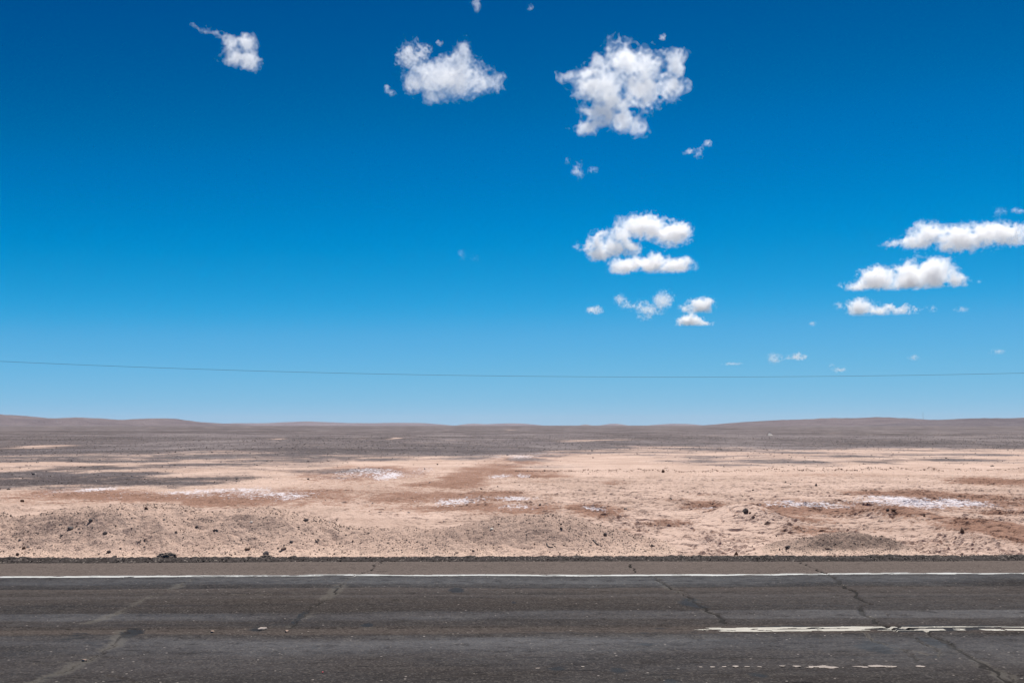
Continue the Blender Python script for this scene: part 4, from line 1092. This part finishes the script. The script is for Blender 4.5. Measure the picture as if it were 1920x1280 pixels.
def surface_nets(f, xs, ys, zs):
    """closed surface of f = 0 (f > 0 inside) as quads"""
    s = f > 0
    nx, ny, nz = f.shape
    c = np.zeros((nx - 1, ny - 1, nz - 1), int)
    for a in (0, 1):
        for b in (0, 1):
            for d in (0, 1): c += s[a:nx - 1 + a, b:ny - 1 + b, d:nz - 1 + d]
    act = (c > 0) & (c < 8)
    idx = np.full(act.shape, -1); I = np.argwhere(act); idx[act] = np.arange(len(I))
    acc = np.zeros((len(I), 3)); cnt = np.zeros(len(I))
    corners = [(a, b, d) for a in (0, 1) for b in (0, 1) for d in (0, 1)]
    for p in corners:
        for ax in range(3):
            if p[ax] == 1: continue
            q = list(p); q[ax] = 1
            fa = f[I[:, 0] + p[0], I[:, 1] + p[1], I[:, 2] + p[2]]; fb = f[I[:, 0] + q[0], I[:, 1] + q[1], I[:, 2] + q[2]]
            cr = (fa > 0) != (fb > 0)
            t = np.where(cr, fa / np.where(cr, fa - fb, 1), 0)
            pos = np.repeat(np.array(p, float)[None], len(I), 0); pos[:, ax] += t
            acc += pos * cr[:, None]; cnt += cr
    V = I + acc / cnt[:, None]
    V = np.stack([xs[0] + V[:, 0] * (xs[1] - xs[0]), ys[0] + V[:, 1] * (ys[1] - ys[0]), zs[0] + V[:, 2] * (zs[1] - zs[0])], -1)
    Q = []
    for ax in range(3):
        o1, o2 = [a for a in range(3) if a != ax]
        sa = [slice(None)] * 3; sb = [slice(None)] * 3; sa[ax] = slice(0, -1); sb[ax] = slice(1, None)
        e = s[tuple(sa)] != s[tuple(sb)]; up = s[tuple(sa)]
        E_ = np.argwhere(e); E_ = E_[(E_[:, o1] > 0) & (E_[:, o2] > 0) & (E_[:, o1] < f.shape[o1] - 1) & (E_[:, o2] < f.shape[o2] - 1)]
        if len(E_) == 0: continue
        quad = []
        for d1, d2 in ((-1, -1), (0, -1), (0, 0), (-1, 0)):
            k = E_.copy(); k[:, o1] += d1; k[:, o2] += d2
            quad.append(idx[k[:, 0], k[:, 1], k[:, 2]])
        quad = np.stack(quad, -1)
        u_ = up[E_[:, 0], E_[:, 1], E_[:, 2]]
        flip = u_ if ax != 1 else ~u_
        quad = np.where(flip[:, None], quad, quad[:, ::-1])
        Q.append(quad)
    return V, np.concatenate(Q)

BASE_ALT = 1500.0
def cloud(lobes, label, tau=6.0, wl=26, amp=0.55, vox=1.7, flat=None, seed=0, ybase=None, oct=5):
    """a cumulus puff: lobes (centre and half size in photograph pixels) merged, frayed by noise, filled with a scattering volume"""
    rng = np.random.default_rng(1000 + seed)
    cx = np.mean([l[0] for l in lobes]); cy = np.mean([l[1] for l in lobes])
    yb = ybase if ybase else max(l[1] + l[3] for l in lobes)
    d = ray(cx, yb); hd = math.hypot(d.x, d.y)
    Dh = min(BASE_ALT / (d.z / hd), 26000.0)
    f = Vector((d.x / hd, d.y / hd, 0)); r = Vector((f.y, -f.x, 0)); up = Vector((0, 0, 1))
    rc = ray(cx, cy); O = Vector((0, 0, CAM_H)) + rc * (Dh / rc.dot(f))
    cd = (O - Vector((0, 0, CAM_H))).length
    axis = ray(960, 640); scale = (O - Vector((0, 0, CAM_H))).dot(axis) / axis.length / F     # metres for one pixel at the cloud
    el = math.asin((O.z - CAM_H) / cd)
    L = []
    for lx, ly, a, b in lobes:
        q = ray(lx, ly); q = Vector((0, 0, CAM_H)) + q * (Dh / q.dot(f)) - O
        dep = 0.75 * min(a, b) + 0.25 * max(a, b)
        L.append((q.dot(r) / scale, rng.uniform(-.35, .35) * dep, q.z / scale, a, dep, b / math.cos(el) ** 0.5))
    pad = 16
    lo = [min(l[k] - l[k + 3] * 1.5 for l in L) - pad for k in range(3)]; hi = [max(l[k] + l[k + 3] * 1.5 for l in L) + pad for k in range(3)]
    ax = [np.arange(lo[k], hi[k] + vox * (1.6 if k == 1 else 1), vox * (1.6 if k == 1 else 1)) for k in range(3)]
    X, Y, Z = ax[0][:, None, None], ax[1][None, :, None], ax[2][None, None, :]
    fld = None
    for l in L:
        q = 1 - np.sqrt(((X - l[0]) / l[3]) ** 2 + ((Y - l[1]) / l[4]) ** 2 + ((Z - l[2]) / l[5]) ** 2)
        q = q * max(0.55, min(l[3], l[5]) / 14.0) if min(l[3], l[5]) < 14 else q
        if fld is None: fld = q
        else:
            k = 0.18; h = np.clip(0.5 + 0.5 * (fld - q) / k, 0, 1); fld = q * (1 - h) + fld * h + k * h * (1 - h)
    shp = fld.shape
    a, w = amp, float(wl); nz = np.zeros(shp); nlow = np.zeros(shp)
    for o_ in range(oct):
        if w < vox * 1.3: break
        s_ = spline_noise(shp, ax, w, rng) * 1.5
        nz += a * ((0.95 - np.abs(s_) * 1.5) if o_ in (1, 2) else s_ * (0.45 if o_ == 0 else 1.0))
        a *= 0.76; w *= 0.50
    fld = fld + nz * 0.60 - 0.17
    if flat is not None: fld = np.minimum(fld, (Z - (min(l[2] - l[5] for l in L) + flat)) / 12.0 + 0.10 * nz + 0 * X)
    for k in range(3):
        e = [slice(None)] * 3
        for q in (0, -1): e[k] = q; fld[tuple(e)] = -1
    M = np.stack([np.array(r), np.array(f), np.array(up)], 0)
    thick = np.mean([min(l[3], l[5]) for l in L]) * scale
    root = None
    # a thin frayed veil, then denser droplets further in
    for iso, frac, nm in SHELLS:
        if ((fld - iso) > 0).sum() < 10: continue
        V, Q = surface_nets(fld - iso, *ax)
        me = np_mesh('cloud', (V * scale) @ M, Q, None)
        mt = bpy.data.materials.new('cloud_droplets'); mt.use_nodes = True
        t_ = mt.node_tree; t_.nodes.clear()
        out = t_.nodes.new('ShaderNodeOutputMaterial'); pv = t_.nodes.new('ShaderNodeVolumePrincipled')
        pv.inputs['Color'].default_value = (1.0, 1.0, 1.0, 1); pv.inputs['Density'].default_value = frac * tau * (0.55 if tau > 4 else 0.6 if tau > 2.9 else 0.45) / thick; pv.inputs['Anisotropy'].default_value = 0.45
        t_.links.new(pv.outputs[0], out.inputs['Volume'])
        me.materials.append(mt)
        if root is None:
            root = link('cloud', me); root.location = O
            tag(root, label, 'cloud', 'fair weather clouds')
        else:
            link(nm, me, root)
    return root
SHELLS = [(-0.12, 0.08, 'veil'), (0.08, 0.16, 'body'), (0.34, 0.30, 'core')]

cloud([(432, 78, 18, 14), (462, 84, 22, 20), (440, 104, 26, 20), (468, 110, 22, 20), (478, 125, 8, 8), (418, 68, 16, 8), (402, 64, 20, 8), (380, 57, 16, 8), (363, 50, 8, 8)], 'small round cloud with a thin trailing wisp at upper left', 2.6, 20, .50, 1.5, seed=1)
cloud([(800, 150, 46, 30), (850, 146, 62, 34), (902, 152, 42, 22), (868, 100, 20, 26), (855, 122, 36, 24), (815, 180, 30, 18), (938, 147, 15, 11), (778, 162, 26, 18), (790, 128, 26, 18)], 'broad ragged cloud with one tall tuft at top centre', 2.9, 17, .52, 1.6, seed=2)
cloud([(768, 104, 16, 22), (790, 102, 20, 14), (748, 104, 6, 12)], 'thin torn wisps at the upper left corner of the broad ragged cloud', 1.6, 14, .85, 1.2, seed=52)
cloud([(822, 79, 7, 6)], 'tiny shred of cloud above the broad ragged cloud', 1.2, 8, .7, 1.0, seed=53)
cloud([(725, 163, 6, 8), (736, 174, 9, 6)], 'tiny curl of cloud left of the broad ragged cloud', 1.6, 9, .6, 1.0, seed=3)
cloud([(1110, 160, 34, 32), (1170, 115, 32, 34), (1210, 130, 30, 36), (1200, 170, 52, 34), (1255, 160, 36, 30), (1268, 120, 18, 28), (1150, 195, 46, 28), (1165, 225, 30, 22), (1105, 238, 30, 15), (1195, 240, 16, 14), (1135, 236, 30, 14), (1065, 143, 18, 9), (1115, 118, 22, 14), (1290, 160, 10, 22), (1130, 215, 40, 20), (1140, 150, 38, 40)], 'largest cloud, ragged and full of holes, at upper right centre', 3.1, 28, .62, 1.8, seed=4)
cloud([(1243, 70, 6, 5)], 'tiny speck of cloud above the largest cloud', 1.4, 7, .6, .9, seed=5)
cloud([(1292, 285, 12, 5), (1310, 283, 9, 9), (1330, 270, 8, 5)], 'thin broken wisp of cloud below right of the largest cloud', 1.4, 10, .7, 1.0, seed=6)
cloud([(1084, 319, 13, 14), (1062, 300, 6, 6)], 'small faint puff below the largest cloud', 1.3, 10, .75, 1.0, seed=7)
cloud([(1113, 320, 8, 6)], 'tiny faint star shaped wisp right of the small faint puff', 1.1, 8, .7, 1.0, seed=8)
cloud([(866, 477, 10, 8), (889, 485, 9, 7)], 'very faint pair of wisps alone in the middle of the sky', .55, 10, .7, 1.2, seed=9)
cloud([(893, 8, 9, 12)], 'faint wisp cut by the top edge of the picture', .9, 10, .7, 1.0, seed=10)
cloud([(995, 15, 6, 5)], 'tiny faint wisp near the top edge right of the middle', .6, 8, .7, 1.0, seed=11)
cloud([(1205, 430, 52, 25), (1170, 440, 28, 22), (1258, 440, 40, 22), (1213, 418, 26, 16), (1280, 432, 18, 16), (1185, 462, 20, 16), (1130, 448, 26, 20), (1128, 477, 24, 14), (1095, 460, 24, 10), (1150, 462, 24, 14)], 'domed white cloud with a ragged left arm above the flat bottomed one', 7.0, 20, .50, 1.5, seed=12)
cloud([(1175, 498, 30, 20), (1215, 497, 48, 20), (1262, 500, 36, 15), (1285, 490, 14, 8), (1235, 482, 18, 10)], 'flat bottomed long white cloud under the domed cloud', 7.0, 18, .45, 1.4, flat=7, seed=13)
cloud([(1118, 583, 18, 7), (1120, 577, 7, 5)], 'small low cloud left of the wispy chain', 4.0, 10, .5, 1.0, seed=14)
cloud([(1165, 563, 12, 10), (1190, 573, 24, 9), (1217, 580, 20, 8), (1240, 565, 18, 17), (1235, 584, 12, 6), (1213, 593, 11, 5)], 'wispy chain of cloud scraps below the flat bottomed cloud', 2.2, 12, .68, 1.1, seed=15)
cloud([(1312, 572, 28, 16), (1300, 578, 24, 11), (1325, 566, 14, 12)], 'compact white puff right of the wispy chain', 7.0, 14, .45, 1.1, flat=3, seed=16)
cloud([(1295, 600, 22, 12), (1297, 594, 12, 9), (1320, 606, 14, 4)], 'smaller compact puff just below the compact white puff', 7.0, 12, .45, 1.1, flat=3, seed=17)
cloud([(1738, 440, 34, 24), (1710, 452, 34, 14), (1800, 445, 40, 24), (1850, 437, 46, 24), (1895, 435, 30, 20), (1780, 462, 28, 12), (1685, 456, 26, 7), (1905, 448, 30, 12), (1770, 444, 26, 16), (1818, 450, 36, 18)], 'long cloud touching the right edge of the picture', 7.0, 20, .52, 1.5, seed=18)
cloud([(1650, 525, 44, 22), (1700, 520, 52, 28), (1750, 515, 44, 28), (1790, 525, 22, 18), (1610, 537, 34, 11), (1650, 508, 20, 14), (1745, 500, 22, 14), (1700, 540, 50, 9)], 'long heaped white cloud in the middle of the right hand three', 8.0, 20, .46, 1.5, flat=8, seed=19)
cloud([(1618, 577, 28, 18), (1650, 582, 36, 12), (1690, 583, 28, 9), (1612, 568, 16, 11), (1700, 578, 8, 8)], 'tapering white cloud lowest of the right hand three', 7.0, 16, .50, 1.2, flat=4, seed=20)
cloud([(1572, 573, 8, 6)], 'tiny faint curl left of the tapering cloud', 1.2, 8, .6, 1.0, seed=21)
cloud([(1746, 580, 8, 6), (1738, 576, 6, 4)], 'tiny faint scrap right of the tapering cloud', 1.4, 8, .6, 1.0, seed=22)
cloud([(1806, 580, 13, 5)], 'tiny lens shaped cloud farther right of the tapering cloud', 2.2, 8, .5, 1.0, seed=23)
cloud([(1836, 528, 5, 4)], 'speck of cloud at the tip of the long heaped cloud', 1.2, 6, .5, .9, seed=24)
cloud([(1876, 397, 12, 8)], 'small faint scrap above the long cloud at the right edge', 1.3, 9, .65, 1.0, seed=25)
cloud([(1908, 395, 10, 5)], 'faint scrap at the right edge above the long cloud', 1.3, 9, .6, 1.0, seed=26)
cloud([(1523, 607, 7, 4)], 'tiny faint puff low between the two cloud groups', 1.6, 7, .5, .9, seed=27)
cloud([(1450, 673, 15, 9)], 'small square puff low above the cable', 2.6, 9, .5, 1.0, seed=28)
cloud([(1493, 669, 20, 6), (1496, 665, 8, 5)], 'small domed cloud right of the square puff above the cable', 4.0, 9, .4, 1.0, flat=1, seed=29)
cloud([(1378, 682, 18, 2.6)], 'thin flat streak of cloud left of the square puff', 1.0, 8, .4, .8, seed=30)
cloud([(1559, 685, 7, 4)], 'faint dot of cloud above the small bright puff over the cable', 1.1, 7, .5, .9, seed=31)
cloud([(1575, 693, 10, 5)], 'small bright puff just over the cable', 2.6, 7, .45, .9, seed=32)
cloud([(1713, 671, 10, 5)], 'small puff over the cable near the right hand hills', 2.6, 7, .45, .9, seed=33)
cloud([(1873, 659, 12, 5)], 'faint low wisp over the cable near the right edge', 1.4, 8, .6, .9, seed=34)
